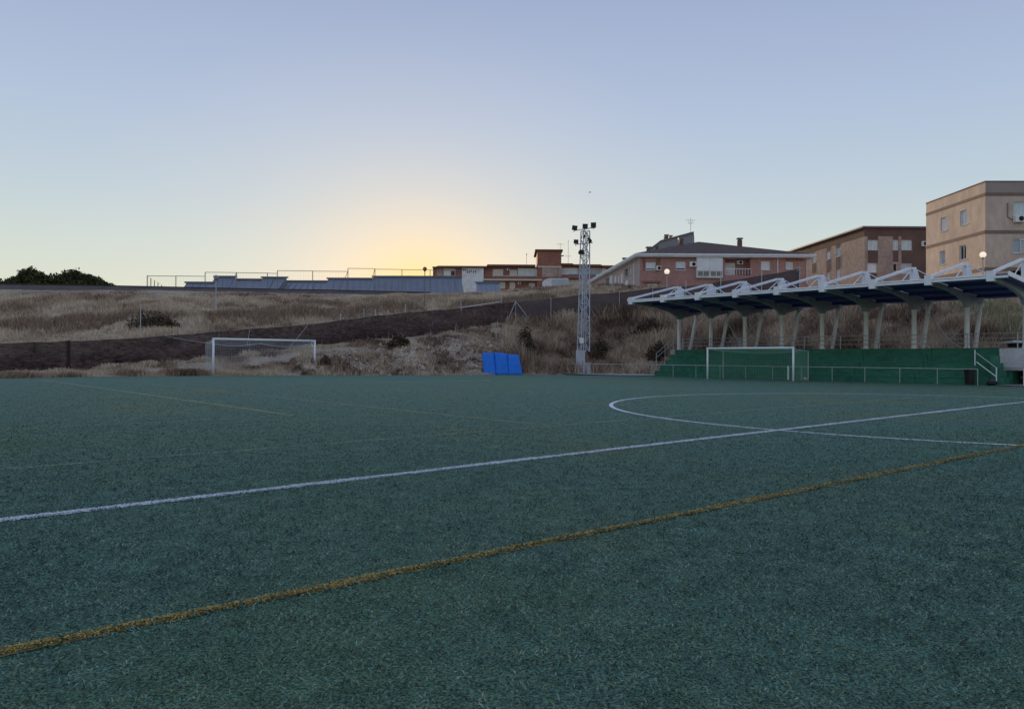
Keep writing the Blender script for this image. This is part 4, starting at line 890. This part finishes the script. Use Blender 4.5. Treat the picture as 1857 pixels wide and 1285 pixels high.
# ------------------------------------------------------------------ buildings
class Wall:
    """a facade standing from point P along dir, with real openings"""
    def __init__(s, P, dr, length, z0, z1, inward):
        s.P = Vector((P[0], P[1], 0)); s.d = Vector((dr[0], dr[1], 0)).normalized(); s.L = length; s.z0, s.z1 = z0, z1
        s.n = Vector((-s.d.y, s.d.x, 0)); s.n = s.n if s.n.dot(Vector((inward[0], inward[1], 0))) < 0 else -s.n   # outward
        s.holes = []
    def sz(s, u, v):
        q = hit(u, v, s.P, s.n); return (q-s.P).dot(s.d), q.z
    def rect(s, u0, v0, u1, v1):
        um, vm = (u0+u1)/2, (v0+v1)/2; a, b_ = s.sz(u0, vm)[0], s.sz(u1, vm)[0]; z1, z0 = s.sz(um, v0)[1], s.sz(um, v1)[1]
        return min(a, b_), max(a, b_), z0, z1
    def pt(s, a, z, o=0.0): return s.P+s.d*a+s.n*o+Vector((0, 0, z))
    def slab(s, mb, a0, a1, z0, z1, o0, o1):
        return mb.hexa([s.pt(a0, z0, o0), s.pt(a1, z0, o0), s.pt(a1, z0, o1), s.pt(a0, z0, o1), s.pt(a0, z1, o0), s.pt(a1, z1, o0), s.pt(a1, z1, o1), s.pt(a0, z1, o1)])
    def build(s, root, m_, name='wall', depth=.16):
        xs = sorted({0, s.L}|{min(max(x, 0), s.L) for h in s.holes for x in h[:2]}); zs = sorted({s.z0, s.z1}|{min(max(z, s.z0), s.z1) for h in s.holes for z in h[2:]}); mb = MB()
        for i in range(len(xs)-1):
            for j in range(len(zs)-1):
                xm, zm = (xs[i]+xs[i+1])/2, (zs[j]+zs[j+1])/2
                if any(h[0] < xm < h[1] and h[2] < zm < h[3] for h in s.holes): continue
                mb.add([s.pt(xs[i], zs[j]), s.pt(xs[i+1], zs[j]), s.pt(xs[i+1], zs[j+1]), s.pt(xs[i], zs[j+1])], [(0, 1, 2, 3)])
        for h in s.holes:
            a0, a1, z0, z1 = h; dp = -.26
            for p, q in (((a0, z0), (a1, z0)), ((a1, z0), (a1, z1)), ((a1, z1), (a0, z1)), ((a0, z1), (a0, z0))):
                mb.add([s.pt(*p), s.pt(*q), s.pt(*q, dp), s.pt(*p, dp)], [(0, 1, 2, 3)])
        return mb.build(name, m_, root, True)
    def window(s, root, rect, kind='glass', mull=1, sill=True, split=None, px_=True):
        a0, a1, z0, z1 = s.rect(*rect) if px_ else rect
        s.holes.append((a0, a1, z0, z1)); inv = wmat(root).inverted()
        fw = min(.07, (a1-a0)*.12)
        mb = MB()
        for A in ((a0, a0+fw, z0, z1), (a1-fw, a1, z0, z1), (a0+fw, a1-fw, z0, z0+fw), (a0+fw, a1-fw, z1-fw, z1)): s.slab(mb, *A, -.17, -.09)
        for k in range(mull):
            xm = a0+(a1-a0)*(k+1)/(mull+1); s.slab(mb, xm-fw*.4, xm+fw*.4, z0+fw, z1-fw, -.165, -.10)
        w = mb.build('window', M['frame'], root, True)
        def sub(name, m_, *A):
            o = s.slab(MB(), *A).build(name, m_, w); o.data.transform(inv); return o
        if split:      # blind above, glass below
            zm = z0+(z1-z0)*split; sub('shutter', M[kind], a0+fw, a1-fw, zm, z1-fw, -.16, -.12); sub('pane', M['dark_glass'], a0+fw, a1-fw, z0+fw, zm-.002, -.16, -.14)
        else: sub('shutter' if 'shutter' in kind or 'blind' in kind or kind == 'cream' else 'pane', M[kind], a0+fw, a1-fw, z0+fw, z1-fw, -.16, -.135)
        if sill: sub('sill', M['sill'], a0-.06, a1+.06, z0-.07, z0-.003, -.1, .06)
        return w
    def panel(s, root, name, m_, rect, o0=.004, o1=.03, px_=True):
        a0, a1, z0, z1 = s.rect(*rect) if px_ else rect
        return s.slab(MB(), a0, a1, z0, z1, o0, o1).build(name, m_, root, True)
    def recess(s, root, rect, m_, depth=1.1):
        a0, a1, z0, z1 = s.rect(*rect); s.holes.append((a0, a1, z0, z1)); mb = MB()
        q = [(a0, z0), (a1, z0), (a1, z1), (a0, z1)]
        f = [s.pt(*p, -.255) for p in q]; bk = [s.pt(*p, -depth) for p in q]
        mb.add(f+bk, [(4, 5, 6, 7), (0, 1, 5, 4), (1, 2, 6, 5), (2, 3, 7, 6), (3, 0, 4, 7)]); return mb.build('loggia', m_, root, True)
    def ac(s, root, rect, o=.0):
        a0, a1, z0, z1 = s.rect(*rect); b_ = s.slab(MB(), a0, a1, z0, z1, o+.05, o+.38).build('air_conditioner', M['ac'], root, True)
        c = s.pt((a0*.42+a1*.58), (z0+z1)/2, o+.384); r = min(a1-a0, z1-z0)*.38; mb = MB(); vs = [c]+[c+s.d*r*math.cos(k*math.pi/7)+Vector((0, 0, r*math.sin(k*math.pi/7))) for k in range(14)]
        vs2 = [v+s.n*.012 for v in vs]
        mb.add(vs2, [(0, 1+k, 1+(k+1) % 14) for k in range(14)]); mb.add([v for v in vs[1:]]+[v for v in vs2[1:]], [(k, (k+1) % 14, 14+(k+1) % 14, 14+k) for k in range(14)])
        g_ = mb.build('fan', M['dark_opening'], b_); g_.data.transform(wmat(root).inverted()); return b_
def slab_roof(root, name, m_, pts, z0, z1):
    n = len(pts); MB().add([(p.x, p.y, z0) for p in pts]+[(p.x, p.y, z1) for p in pts], [tuple(range(n))[::-1], tuple(range(n, 2*n))]+[(i, (i+1) % n, n+(i+1) % n, n+i) for i in range(n)]).build(name, m_, root, True)
def chimney(root, u0, u1, vt, vb, Y, m_='brick_dk'):
    a, b_ = at(u0, vt, Y), at(u1, vb, Y); w = (b_.x-a.x)
    o = MB().box(a.x, b_.x, Y, Y+w, b_.z-.6, a.z-.28).build('chimney', M[m_], root, True)
    c = MB().box(a.x-.08, b_.x+.08, Y-.08, Y+w+.08, a.z-.16, a.z).box(a.x+.08, b_.x-.08, Y+.08, Y+w-.08, a.z-.28, a.z-.16).build('cowl', M['dull_steel'], o); c.data.transform(wmat(root).inverted())
def antenna(root, u, vt, vb, Y, arms=((.12, .6), (.3, .35))):
    a, b_ = at(u, vb, Y), at(u, vt, Y); mb = MB(); mb.tube([a-Vector((0, 0, .5)), b_], .028, 5); hgt = b_.z-a.z
    for f_, w in arms:
        z = b_.z-hgt*f_; mb.tube([(a.x-w, a.y, z), (a.x+w, a.y+.2, z)], .018, 4)
        for k in range(5): xx = a.x-w+2*w*k/4; mb.tube([(xx, a.y+.1, z-.16), (xx, a.y+.1, z+.16)], .012, 4)
    mb.build('antenna', M['dull_steel'], root, True)

# --- tan building, right
Y6 = 65; C6 = at(1787, 330, Y6); zt6 = C6.z
b6 = empty('apartment_building', (C6.x, Y6, 5)); tag(b6, 'tan rendered building with brown bands and flat roof at the right edge', 'building', 'apartment buildings')
L6 = 9.3
wl = Wall((C6.x, Y6), (0, 1), L6, 3.0, zt6, (1, 0)); wr = Wall((C6.x, Y6), (1, -.02), 17, 3.0, zt6, (0, 1))
for r_, k_, m_ in [((1706, 394, 1717, 419), 'shutter', 0), ((1741, 381.5, 1754, 408), 'curtain_glass', 1), ((1704, 455, 1714, 480), 'grey_blind', 0), ((1740, 444.5, 1752, 471), 'dark_glass', 1)]: wl.window(b6, r_, k_, m_)
wr.window(b6, (1838, 366, 1868, 391), 'curtain_glass', 1); wr.window(b6, (1836, 433, 1868, 459), 'grey_blind', 1)
wr.window(b6, (1900, 366, 1925, 391), 'shutter', 1); wr.window(b6, (1900, 433, 1925, 459), 'shutter', 1)
wr.recess(b6, (1833, 488.5, 1880, 500), M['dark_opening'], .8)
wl.build(b6, M['tan']); wr.build(b6, M['tan'])
MB().box(C6.x+.02, C6.x+16.9, Y6+.45, Y6+L6-.02, zt6-.5, zt6-.3).build('flat_roof', M['concrete'], b6, True)
wb = Wall((C6.x, Y6+L6), (1, 0), 17, 3.0, zt6, (0, -1)); wb.build(b6, M['tan']); ws = Wall((C6.x+17, Y6-.34), (0, 1), L6+.34, 3, zt6, (-1, 0)); ws.build(b6, M['tan'])
for v0, v1 in ((349.5, 355), (417.5, 423.5), (484.5, 491)):
    z1, z0 = at(1787, v0, Y6).z, at(1787, v1, Y6).z
    wl.slab(MB(), -.035, L6, z0, z1, .003, .04).build('band', M['tan_band'], b6, True); wr.slab(MB(), .0, 17, z0, z1, .003, .04).build('band', M['tan_band'], b6, True)
z1, z0 = zt6-.002, at(1787, 349.3, Y6).z
wr.slab(MB(), .0, 17, z0, z1, .003, .02).build('parapet', M['parapet'], b6, True)
wl.slab(MB(), -.06, L6, zt6, zt6+.10, -.3, .06).build('coping', M['tan_band'], b6, True); wr.slab(MB(), .302, 17, zt6, zt6+.10, -.3, .06).build('coping', M['tan_band'], b6, True)
wr.ac(b6, (1836.5, 391.5, 1855, 403.5)); wr.panel(b6, 'grille', M['white'], (1848, 433.5, 1867, 434.5), .01, .05)
gr = MB(); a0, a1, z0, z1 = wr.rect(1849, 434, 1868, 458)
for k in range(9): zz = z0+(z1-z0)*(k+.5)/9; wr.slab(gr, a0, a1, zz-.025, zz+.025, .01, .04)
gr.build('grille', M['white'], b6, True)
mb = MB(); q0, q1, q2 = wr.sz(1827, 368), wr.sz(1827, 394), wr.sz(1837, 399); mb.tube([wr.pt(*q0, .05), wr.pt(*q1, .05), wr.pt(*q2, .05)], .035, 5); mb.build('pipe', M['tan_band'], b6, True)

# --- brown brick block behind it
Y5 = 90; C5 = at(1568, 413.5, Y5); zt5 = C5.z
b5 = empty('apartment_building', (C5.x, Y5, 5)); tag(b5, 'brown brick block with dark vertical strips between its windows', 'building', 'apartment buildings')
wl = Wall((C5.x, Y5), (-.06, 1), 22, 4, zt5, (1, 0)); wr = Wall((C5.x, Y5), (1, .0), 14, 4, zt5, (0, 1))
for r_, k_, m_ in [((1574, 435, 1592, 453), 'curtain_glass', 1), ((1619.5, 435, 1629, 453), 'curtain_glass', 1), ((1635, 435, 1653.5, 453), 'curtain_glass', 1), ((1573, 477, 1590, 494), 'shutter', 0), ((1620, 478, 1627, 492), 'dark_glass', 0), ((1634.5, 477.5, 1652, 496), 'curtain_glass', 1)]: wr.window(b5, r_, k_, m_)
for r_, k_ in [((1516, 448.5, 1523.6, 465), 'curtain_glass'), ((1499, 455, 1505, 470), 'shutter'), ((1473, 457.5, 1478.5, 476), 'curtain_glass'), ((1516, 488, 1522.6, 504), 'shutter'), ((1499, 493, 1504, 506), 'shutter')]: wl.window(b5, r_, k_, 0)
wl.build(b5, M['brick_lt']); wr.build(b5, M['brick_lt'])
for r_ in [(1574, 454.5, 1592, 476.5), (1619.5, 454.5, 1629, 477), (1635, 454.5, 1653.5, 477), (1574, 428.5, 1592, 434.7), (1619.5, 428.5, 1629, 434.7), (1635, 428.5, 1653.5, 434.7), (1573, 495, 1590, 520), (1654, 428.5, 1690, 520)]: wr.panel(b5, 'brick_strip', M['brick_dk'], r_)
for r_ in [(1516, 466.5, 1523.3, 487.5), (1499, 471.5, 1505, 492.5), (1473, 478, 1478.5, 495), (1499.5, 449, 1505, 454.5), (1516, 443, 1523.5, 448)]: wl.panel(b5, 'brick_strip', M['brick_dk'], r_)
zf = at(1568, 428, Y5).z
wl.slab(MB(), -.03, 22, zf, zt5-.02, .003, .04).build('fascia', M['brick_dk'], b5, True); wr.slab(MB(), 0, 14, zf, zt5-.02, .003, .04).build('fascia', M['brick_dk'], b5, True)
wl.slab(MB(), -.45, 22, zt5, zt5+.18, -.3, .45).build('coping', M['dull_steel'], b5, True); wr.slab(MB(), .302, 14, zt5, zt5+.18, -.3, .45).build('coping', M['dull_steel'], b5, True)
slab_roof(b5, 'flat_roof', M['concrete'], [Vector((C5.x+.2, Y5+.3, 0)), Vector((C5.x+14, Y5+.3, 0)), Vector((C5.x+14, Y5+22, 0)), Vector((C5.x-1.1, Y5+22, 0))], zt5-.4, zt5-.05)
wr.ac(b5, (1670, 438, 1679, 447)); wr.panel(b5, 'lintel', M['sill'], (1618.5, 475.5, 1629, 477.5), .005, .07)

# --- pink brick house with hip roof
Y3 = 85; C3 = at(1160.5, 466, Y3); ze = C3.z
b3 = empty('brick_house', (C3.x, Y3, 6)); tag(b3, 'pink brick house with a dark hip roof and a white balcony enclosure', 'house')
dl3 = Vector((-2.3, 30, 0)).normalized()
wl = Wall((C3.x, Y3), dl3, 30, 5, ze, (1, 0)); wr = Wall((C3.x, Y3), (1, 0), 19.2, 5, ze, (0, 1))
for r_, k_ in [((1097.7, 503, 1105, 516.5), 'dark_glass'), ((1113, 499, 1117, 516), 'shutter'), ((1119.5, 497.5, 1122.5, 516), 'shutter'), ((1124.5, 495, 1128.5, 515), 'shutter'), ((1131.8, 486, 1138.8, 501.5), 'dark_glass'), ((1141, 484.5, 1144.7, 498.5), 'curtain_glass'), ((1131.8, 507, 1138.8, 519), 'shutter')]: wl.window(b3, r_, k_, 0)
wl.panel(b3, 'white_panel', M['white_wall'], (1105.5, 499.5, 1110.5, 517))
wr.window(b3, (1171, 475.3, 1189, 490), 'shutter', 0, True, .22); wr.window(b3, (1225.5, 474, 1243.5, 490), 'shutter', 0, True, .25)
wr.window(b3, (1174.5, 514, 1192, 530), 'shutter', 0); wr.window(b3, (1380, 473.3, 1396.7, 489.5), 'shutter', 0); wr.window(b3, (1425, 474.5, 1438.5, 488), 'curtain_glass', 1)
wr.recess(b3, (1314.8, 467, 1361, 499), M['brick_pk'], 1.2)
wl.build(b3, M['brick_pale']); wr.build(b3, M['brick_pk'])
Wall((C3.x+19.2, Y3), (0, 1), 30, 5, ze, (-1, 0)).build(b3, M['brick_pale']); Wall((C3.x-2.3, Y3+30), (1, 0), 21.5, 5, ze, (0, -1)).build(b3, M['brick_pale'])
wr.panel(b3, 'wall_panel', M['brick_rd'], (1165.5, 468, 1170.6, 491), .004, .02); wr.panel(b3, 'wall_panel', M['brick_rd'], (1190, 468, 1198, 491), .004, .02); wr.panel(b3, 'awning_box', M['brick_rd'], (1165.5, 509.3, 1198, 512.5), .004, .25)
wr.panel(b3, 'wall_panel', M['brick_rd'], (1425, 467.5, 1457, 473.5), .004, .02)
wr.ac(b3, (1189.5, 482.7, 1198, 490.5)); wr.ac(b3, (1249.5, 475.2, 1262.3, 484))
# glazed white balcony enclosure
a0, a1, z0, z1 = wr.rect(1261.8, 467.2, 1309, 504.3)
ge = wr.slab(MB(), a0, a1, z0, z1, .003, .42).build('balcony_enclosure', M['white_wall'], b3, True); inv3 = wmat(b3).inverted()
zm = wr.rect(1261.8, 467.2, 1309, 491.2)[2]; am = (a0+a1)/2
for x0, x1 in ((a0+.05, am-.04), (am+.04, a1-.05)):
    o = wr.slab(MB(), x0, x1, zm, z1-.08, .423, .45).build('blind', M['shutter'], ge); o.data.transform(inv3)
    xm = (x0+x1)/2
    for p0, p1 in ((x0+.1, xm-.05), (xm+.05, x1-.06)):
        o = wr.slab(MB(), p0, p1, z0+.22, zm-.10, .423, .44).build('pane', M['glass'], ge); o.data.transform(inv3)
# open balcony: shutter door, AC, rail
wr.panel(b3, 'shutter_door', M['shutter'], (1317.8, 474.5, 1338, 499), -1.18, -1.1); wr.ac(b3, (1341, 470.5, 1351.5, 477.5), -1.15)
rb = MB(); a0, a1, z0, z1 = wr.rect(1314.5, 487, 1361.5, 498)
wr.slab(rb, a0, a1, z1-.06, z1, .05, .10); n = 9
for k in range(n+1): x = a0+(a1-a0)*k/n; wr.slab(rb, x-.02, x+.02, z0, z1-.062, .06, .09)
rb.build('balcony_rail', M['white'], b3, True)
for u in (1410, 1463): a0, a1, z0, z1 = wr.rect(u-.6, 467, u+.6, 515); wr.slab(MB(), a0, a1, z0, z1, .01, .10).build('drain_pipe', M['white_steel'], b3, True)
q = wl.rect(1150, 472, 1150.9, 519); wl.slab(MB(), q[0], q[0]+.18, q[2], ze-.3, .01, .10).build('drain_pipe', M['white_steel'], b3, True)
# eaves and hip roof
ov = .6; A = Vector((C3.x-ov, Y3-ov, ze)); B = Vector((C3.x+19.2+ov, Y3-ov, ze)); Cc = Vector((C3.x+19.2+ov, Y3+30+ov, ze)); Dd = Vector((C3.x-2.3-ov, Y3+30+ov, ze))
ap = at(1267, 438.3, Y3+9.4); ap2 = Vector((ap.x-1.6, Y3+30-9, ap.z)); up = Vector((0, 0, .36))
slab_roof(b3, 'eave', M['white_wall'], [A, B, Cc, Dd], ze-.02, ze+.16)
e2 = [p+(p-Vector((C3.x+8.5, Y3+15, ze))).normalized()*.12 for p in (A, B, Cc, Dd)]
slab_roof(b3, 'gutter', M['white_steel'], e2, ze+.162, ze+.34)
MB().add([A+up, B+up, Cc+up, Dd+up, ap, ap2], [(0, 1, 4), (1, 2, 5, 4), (2, 3, 5), (3, 0, 4, 5), (3, 2, 1, 0)]).build('roof', M['tile'], b3, True)
for a in [(1130, 1135.5, 467, 479, 97), (1173.5, 1181, 447, 460, 93), (1232, 1239, 431, 446, 93), (1339, 1346, 431, 450, 92)]: chimney(b3, *a)
# --- grey gable behind the pink house
Y4 = 112
b4 = empty('grey_house', at(1225, 455, Y4)); tag(b4, 'grey house end with a slanting roofline rising behind the pink brick house', 'house')
pl_ = [(1182, 475), (1255.7, 475), (1255.7, 422.5), (1197.5, 438.5), (1182, 451)]
F4 = [at(u, v, Y4) for u, v in pl_]; F4b = [p+Vector((2.5, 9, 0)) for p in F4]
MB().add(F4+F4b, [(0, 1, 2, 3, 4), (9, 8, 7, 6, 5), (0, 5, 6, 1), (1, 6, 7, 2), (4, 9, 5, 0)]).build('wall', M['grey_wall'], b4, True)
up = Vector((0, 0, .22)); q = [F4[2]+Vector((.15, -.2, 0)), F4[3]+Vector((0, -.2, 0)), F4[4]+Vector((-.2, -.2, -.1)), F4b[4], F4b[3], F4b[2]]
MB().add([p+Vector((0, 0, .02)) for p in q]+[p+up for p in q], [(0, 1, 4, 5), (1, 2, 3, 4), (6, 11, 10, 7), (7, 10, 9, 8), (0, 6, 7, 1), (1, 7, 8, 2), (2, 8, 9, 3), (5, 11, 6, 0)]).build('roof', M['dull_steel'], b4, True)
pn = MB().box(at(1189, 446, Y4).x, at(1194, 446, Y4).x, Y4-.05, Y4-.01, at(1190, 452, Y4).z, at(1190, 446, Y4).z); pn.build('window', M['dark_glass'], b4, True)
chimney(b4, 1205, 1212, 425, 437, 114); chimney(b4, 1214, 1219, 426.5, 435, 114); antenna(b4, 1252.5, 396, 424, 113)

# --- long red brick block in the middle distance
Y2 = 130; zr = at(900, 477, Y2).z; z2 = 6
P2 = at(785, 500, Y2); L2 = at(1135, 500, Y2).x-P2.x
b2 = empty('apartment_building', (P2.x, Y2, z2)); tag(b2, 'long red brick apartment block with balconies and a brick stair tower', 'building', 'apartment buildings')
w = Wall((P2.x, Y2), (1, 0), L2, z2, at(900, 484, Y2).z, (0, 1))
for r_, k_, m_, sp_ in [((804, 486.8, 826, 500), 'shutter', 0, None), ((893.5, 488, 912.5, 500.5), 'cream', 1, None), ((924, 489, 938, 500.5), 'cream', 0, None), ((939, 486.5, 976, 500.5), 'curtain_glass', 3, None), ((1015.5, 485.5, 1048, 498), 'shutter', 1, None), ((1048.5, 486, 1090, 498), 'grey_blind', 2, None), ((1091, 486, 1100, 498), 'shutter', 0, None),
                        ((902, 511.5, 916, 523), 'cream', 0, None), ((924, 511.5, 934, 523), 'cream', 0, None), ((959, 513, 970, 523), 'cream', 0, None), ((1030.5, 507, 1072, 518), 'shutter', 2, None)]: w.window(b2, r_, k_, m_, False, sp_)
w.build(b2, M['brick_rd'])
Wall((P2.x, Y2), (-.05, 1), 12, z2, at(900, 484, Y2).z, (1, 0)).build(b2, M['brick_rd']); Wall((P2.x+L2, Y2), (0, 1), 12, z2, at(900, 484, Y2).z, (-1, 0)).build(b2, M['brick_rd'])
def roof_strip(u0, u1, v, h_=7.5):
    a, b_ = at(u0, v, Y2), at(u1, v, Y2); zb_ = at(u0, v+h_, Y2).z
    MB().add([(a.x, Y2-.9, zb_), (b_.x, Y2-.9, zb_), (b_.x, Y2+13, zb_), (a.x, Y2+13, zb_), (a.x, Y2-.8, zb_+.22), (b_.x, Y2-.8, zb_+.22), (b_.x, Y2+2.2, a.z), (a.x, Y2+2.2, a.z), (b_.x, Y2+13, a.z-.1), (a.x, Y2+13, a.z-.1)],
             [(0, 3, 2, 1), (0, 1, 5, 4), (4, 5, 6, 7), (7, 6, 8, 9), (3, 9, 8, 2), (0, 4, 7, 9, 3), (1, 2, 8, 6, 5)]).build('roof', M['tile_rd'], b2, True)
for a in ((785, 791.5, 483.5, 3), (792, 883, 478.8), (883.3, 971, 476.3), (1018.3, 1039.5, 474.3), (1040, 1091, 476), (1091.3, 1136, 478)): roof_strip(*a)
# stair tower
a, b_ = at(974.5, 455, Y2-1), at(1018, 455, Y2-1)
MB().box(a.x, b_.x, Y2-1, Y2+7, z2, a.z).build('stair_tower', M['brick_rd'], b2, True)
MB().box(a.x-.4, b_.x+.25, Y2-1.3, Y2+7.3, a.z+.003, a.z+.25).build('tower_roof', M['tile_rd'], b2, True)
w.panel(b2, 'tower_band', M['cream'], (974.5, 484, 1018, 485.8), 1.003, 1.10); w.panel(b2, 'tower_base', M['brick_lt'], (983, 486, 1018, 503), 1.003, 1.03)
# white block, slabs and parapets
w.panel(b2, 'white_wall', M['white_wall'], (838, 485.5, 877, 534), .003, .6)
for u, v in ((841, 490), (844.5, 490), (848, 494), (851.5, 494), (855, 492), (859, 494), (862.5, 493.5)): w.panel(b2, 'vent', M['dark_opening'], (u-.9, v-1.7, u+.9, v+1.7), .603, .63)
w.panel(b2, 'dark_vent', M['tile'], (818, 491.5, 825, 499), -.13, .02)
w.panel(b2, 'balcony_slab', M['cream'], (877.2, 507.3, 983, 509.5), .003, 1.2); w.panel(b2, 'balcony_parapet', M['brick_rd'], (893, 501.7, 977.5, 507.1), 1.0, 1.15); w.panel(b2, 'balcony_rail', M['white_wall'], (893, 500.9, 964, 501.6), .98, 1.17)
w.panel(b2, 'balcony_parapet', M['dull_steel'], (1030, 498.2, 1092, 501.5), .9, 1.05); w.panel(b2, 'balcony_slab', M['brick_rd'], (1018.5, 501.8, 1092, 506), .003, 1.1)
w.panel(b2, 'downpipe', M['dull_steel'], (1009.5, 486, 1010.5, 505), 1.04, 1.15)
w.panel(b2, 'wall_base', M['brick_lt'], (792, 486, 803, 500), .004, .03)
w.ac(b2, (1079.5, 499, 1086, 503.5), 1.1); w.ac(b2, (939, 511.5, 944.5, 515.5)); w.ac(b2, (919, 486.8, 924, 490.5))
# arched pale wall in front
ar = MB(); pts = [at(983.5, 523, Y2-3), at(1031, 523, Y2-3), at(1031, 504.5, Y2-3)]+[at(1000-16.5*math.sin(k/8*math.pi/2)+0, 504.2+ (1-math.cos(k/8*math.pi/2))*9, Y2-3) for k in range(9)]
n = len(pts); bk = [p+Vector((0, .5, 0)) for p in pts]
gw = empty('garden_wall', at(1007, 523, Y2-3)); tag(gw, 'pale rounded wall in front of the red brick apartment block', 'wall')
ar.add(pts+bk, [tuple(range(n)), tuple(range(2*n-1, n-1, -1))]+[(i, (i+1) % n, n+(i+1) % n, n+i) for i in range(n)]); ar.build('wall', M['white_wall'], gw, True)
for u0, u1 in ((1000.5, 1018), (1018.6, 1030)): a, b_ = at(u0, 506, Y2-3.04), at(u1, 522, Y2-3.04); MB().box(a.x, b_.x, Y2-3.06, Y2-3.01, b_.z, a.z).build('panel', M['grey_blind'], gw, True)
for a in ((955, 461, 477, 133, ((.0, .05),)), (1016, 441, 456, 131, ((.1, .5),)), (1030.5, 437, 476, 132, ((.7, .45), (.0, .02)))): antenna(b2, a[0], a[1], a[2], a[3], a[4])
MB().lathe([(.001, 0), (.25, .05), (.38, .15), (.36, .17), (.001, .03)], 12, at(1019.5, 465, 128.5)).build('dish', M['grey_wall'], b2, True)

# --- metal roofed warehouse on the crest
wh = empty('metal_warehouse', at(600, 520, 100)); tag(wh, 'row of blue-grey corrugated metal warehouse roofs on the skyline', 'warehouse')
def metal_roof(u0, u1, vt, Y, ul=None, ur=None, m_='metal_roof', rib=.9, vb=534, dy=9):
    """a mono-pitch roof sloping to the camera, with standing seams and gable ends"""
    T0, T1 = at(u0, vt, Y+dy), at(u1, vt+.3, Y+dy); B0, B1 = at(ul if ul is not None else u0, vb, Y), at(ur if ur is not None else u1, vb, Y)
    dn = Vector((0, 0, -.25)); o = MB().hexa([B0+dn, B1+dn, T1+dn, T0+dn, B0, B1, T1, T0]).build('roof_sheet', M[m_], wh, True)
    n = int((B1-B0).length/rib); mb = MB()
    for k in range(1, n):
        s = k/n; mb.bar(B0+(B1-B0)*s+Vector((0, 0, .04)), T0+(T1-T0)*s+Vector((0, 0, .04)), .07, .09)
    if n > 1: s_ = mb.build('seam', M[m_], o); s_.data.transform(wmat(wh).inverted())
    r_ = MB().bar(T0+Vector((-.2, 0, .1)), T1+Vector((.2, 0, .1)), .35, .2).build('ridge_cap', M['dull_steel'], o); r_.data.transform(wmat(wh).inverted())
    MB().hexa([Vector((B0.x, B0.y+.2, 6)), Vector((B1.x, B1.y+.2, 6)), Vector((T1.x, T1.y, 6)), Vector((T0.x, T0.y, 6)), B0+dn*1.1+Vector((0, .2, 0)), B1+dn*1.1+Vector((0, .2, 0)), T1+dn*1.1, T0+dn*1.1]).build('shed_wall', M['grey_wall'], wh, True)
metal_roof(338, 388, 513.2, 92, 330, 388, vb=526, dy=5)
metal_roof(390, 427, 502.3, 98, 372, 441)
metal_roof(428, 475, 507.3, 98.5, 430, 470)
metal_roof(476, 520, 503.8, 98, 466, 497)
metal_roof(520, 594, 510.6, 99, 498, 590)
metal_roof(595, 676, 505.8, 100, 588, 678)
metal_roof(677, 836, 502.4, 101, 672, 842)
metal_roof(864, 905, 513.3, 101, 864, 910, m_='metal_roof2', rib=.6, vb=531, dy=3)

# ------------------------------------------------------------------ small things
bd = empty('bird', at(1069.5, 349, 190)); tag(bd, 'small bird gliding in the sky above the floodlight mast', 'bird')
MB().tube([(-.35, 0, 0), (-.15, 0, .03), (.15, 0, .03), (.36, 0, 0)], [.015, .09, .08, .015], 8).build('body', M['bird'], bd, False, True)
for s in (-1, 1): MB().add([(-.12, 0, .05), (.10, 0, .05), (.22, s*.5, .16), (.10, s*.85, .05), (-.02, s*.45, .14), (-.12, 0, .07), (.10, 0, .07), (.22, s*.5, .18), (.10, s*.85, .06), (-.02, s*.45, .16)], [(0, 1, 2, 3, 4), (9, 8, 7, 6, 5), (0, 5, 6, 1), (1, 6, 7, 2), (2, 7, 8, 3), (3, 8, 9, 4), (4, 9, 5, 0)]).build('wing', M['bird'], bd)
for (u, v, lab, r) in [(425, 676, 'white plastic litter on the bank inside the large goal', .16), (705, 679, 'white plastic litter at the foot of the rock face', .13), (1315.5, 682, 'white ball lying behind the small goal near its left post', .12), (1460, 690.5, 'pale ball in the right corner of the green net', .12)]:
    p = gnd(u, v)
    if 'ball' in lab:
        o = empty('ball', p); tag(o, lab, 'ball'); MB().lathe([(.001, 0)]+[(r*math.cos(a), r+r*math.sin(a)) for a in np.linspace(-1.45, 1.45, 12)]+[(.001, 2*r)], 16).build('shell', M['white'], o, False, True)
        o.children[0].data.materials[0] = M['concrete']
    else:
        Yl = p.y; z = terr_at(p.x, p.y); o = empty('litter', (p.x, p.y+.3, max(z, 0)+.04)); tag(o, lab, 'litter')
        mb = MB(); vs = [(random.uniform(-1, 1)*r*1.6, random.uniform(-1, 1)*r, random.uniform(0, 1)*r) for _ in range(10)]; mb.add(vs, [(i, (i+1) % 10, (i+3) % 10) for i in range(10)]); mb.build('sheet', M['white'], o)
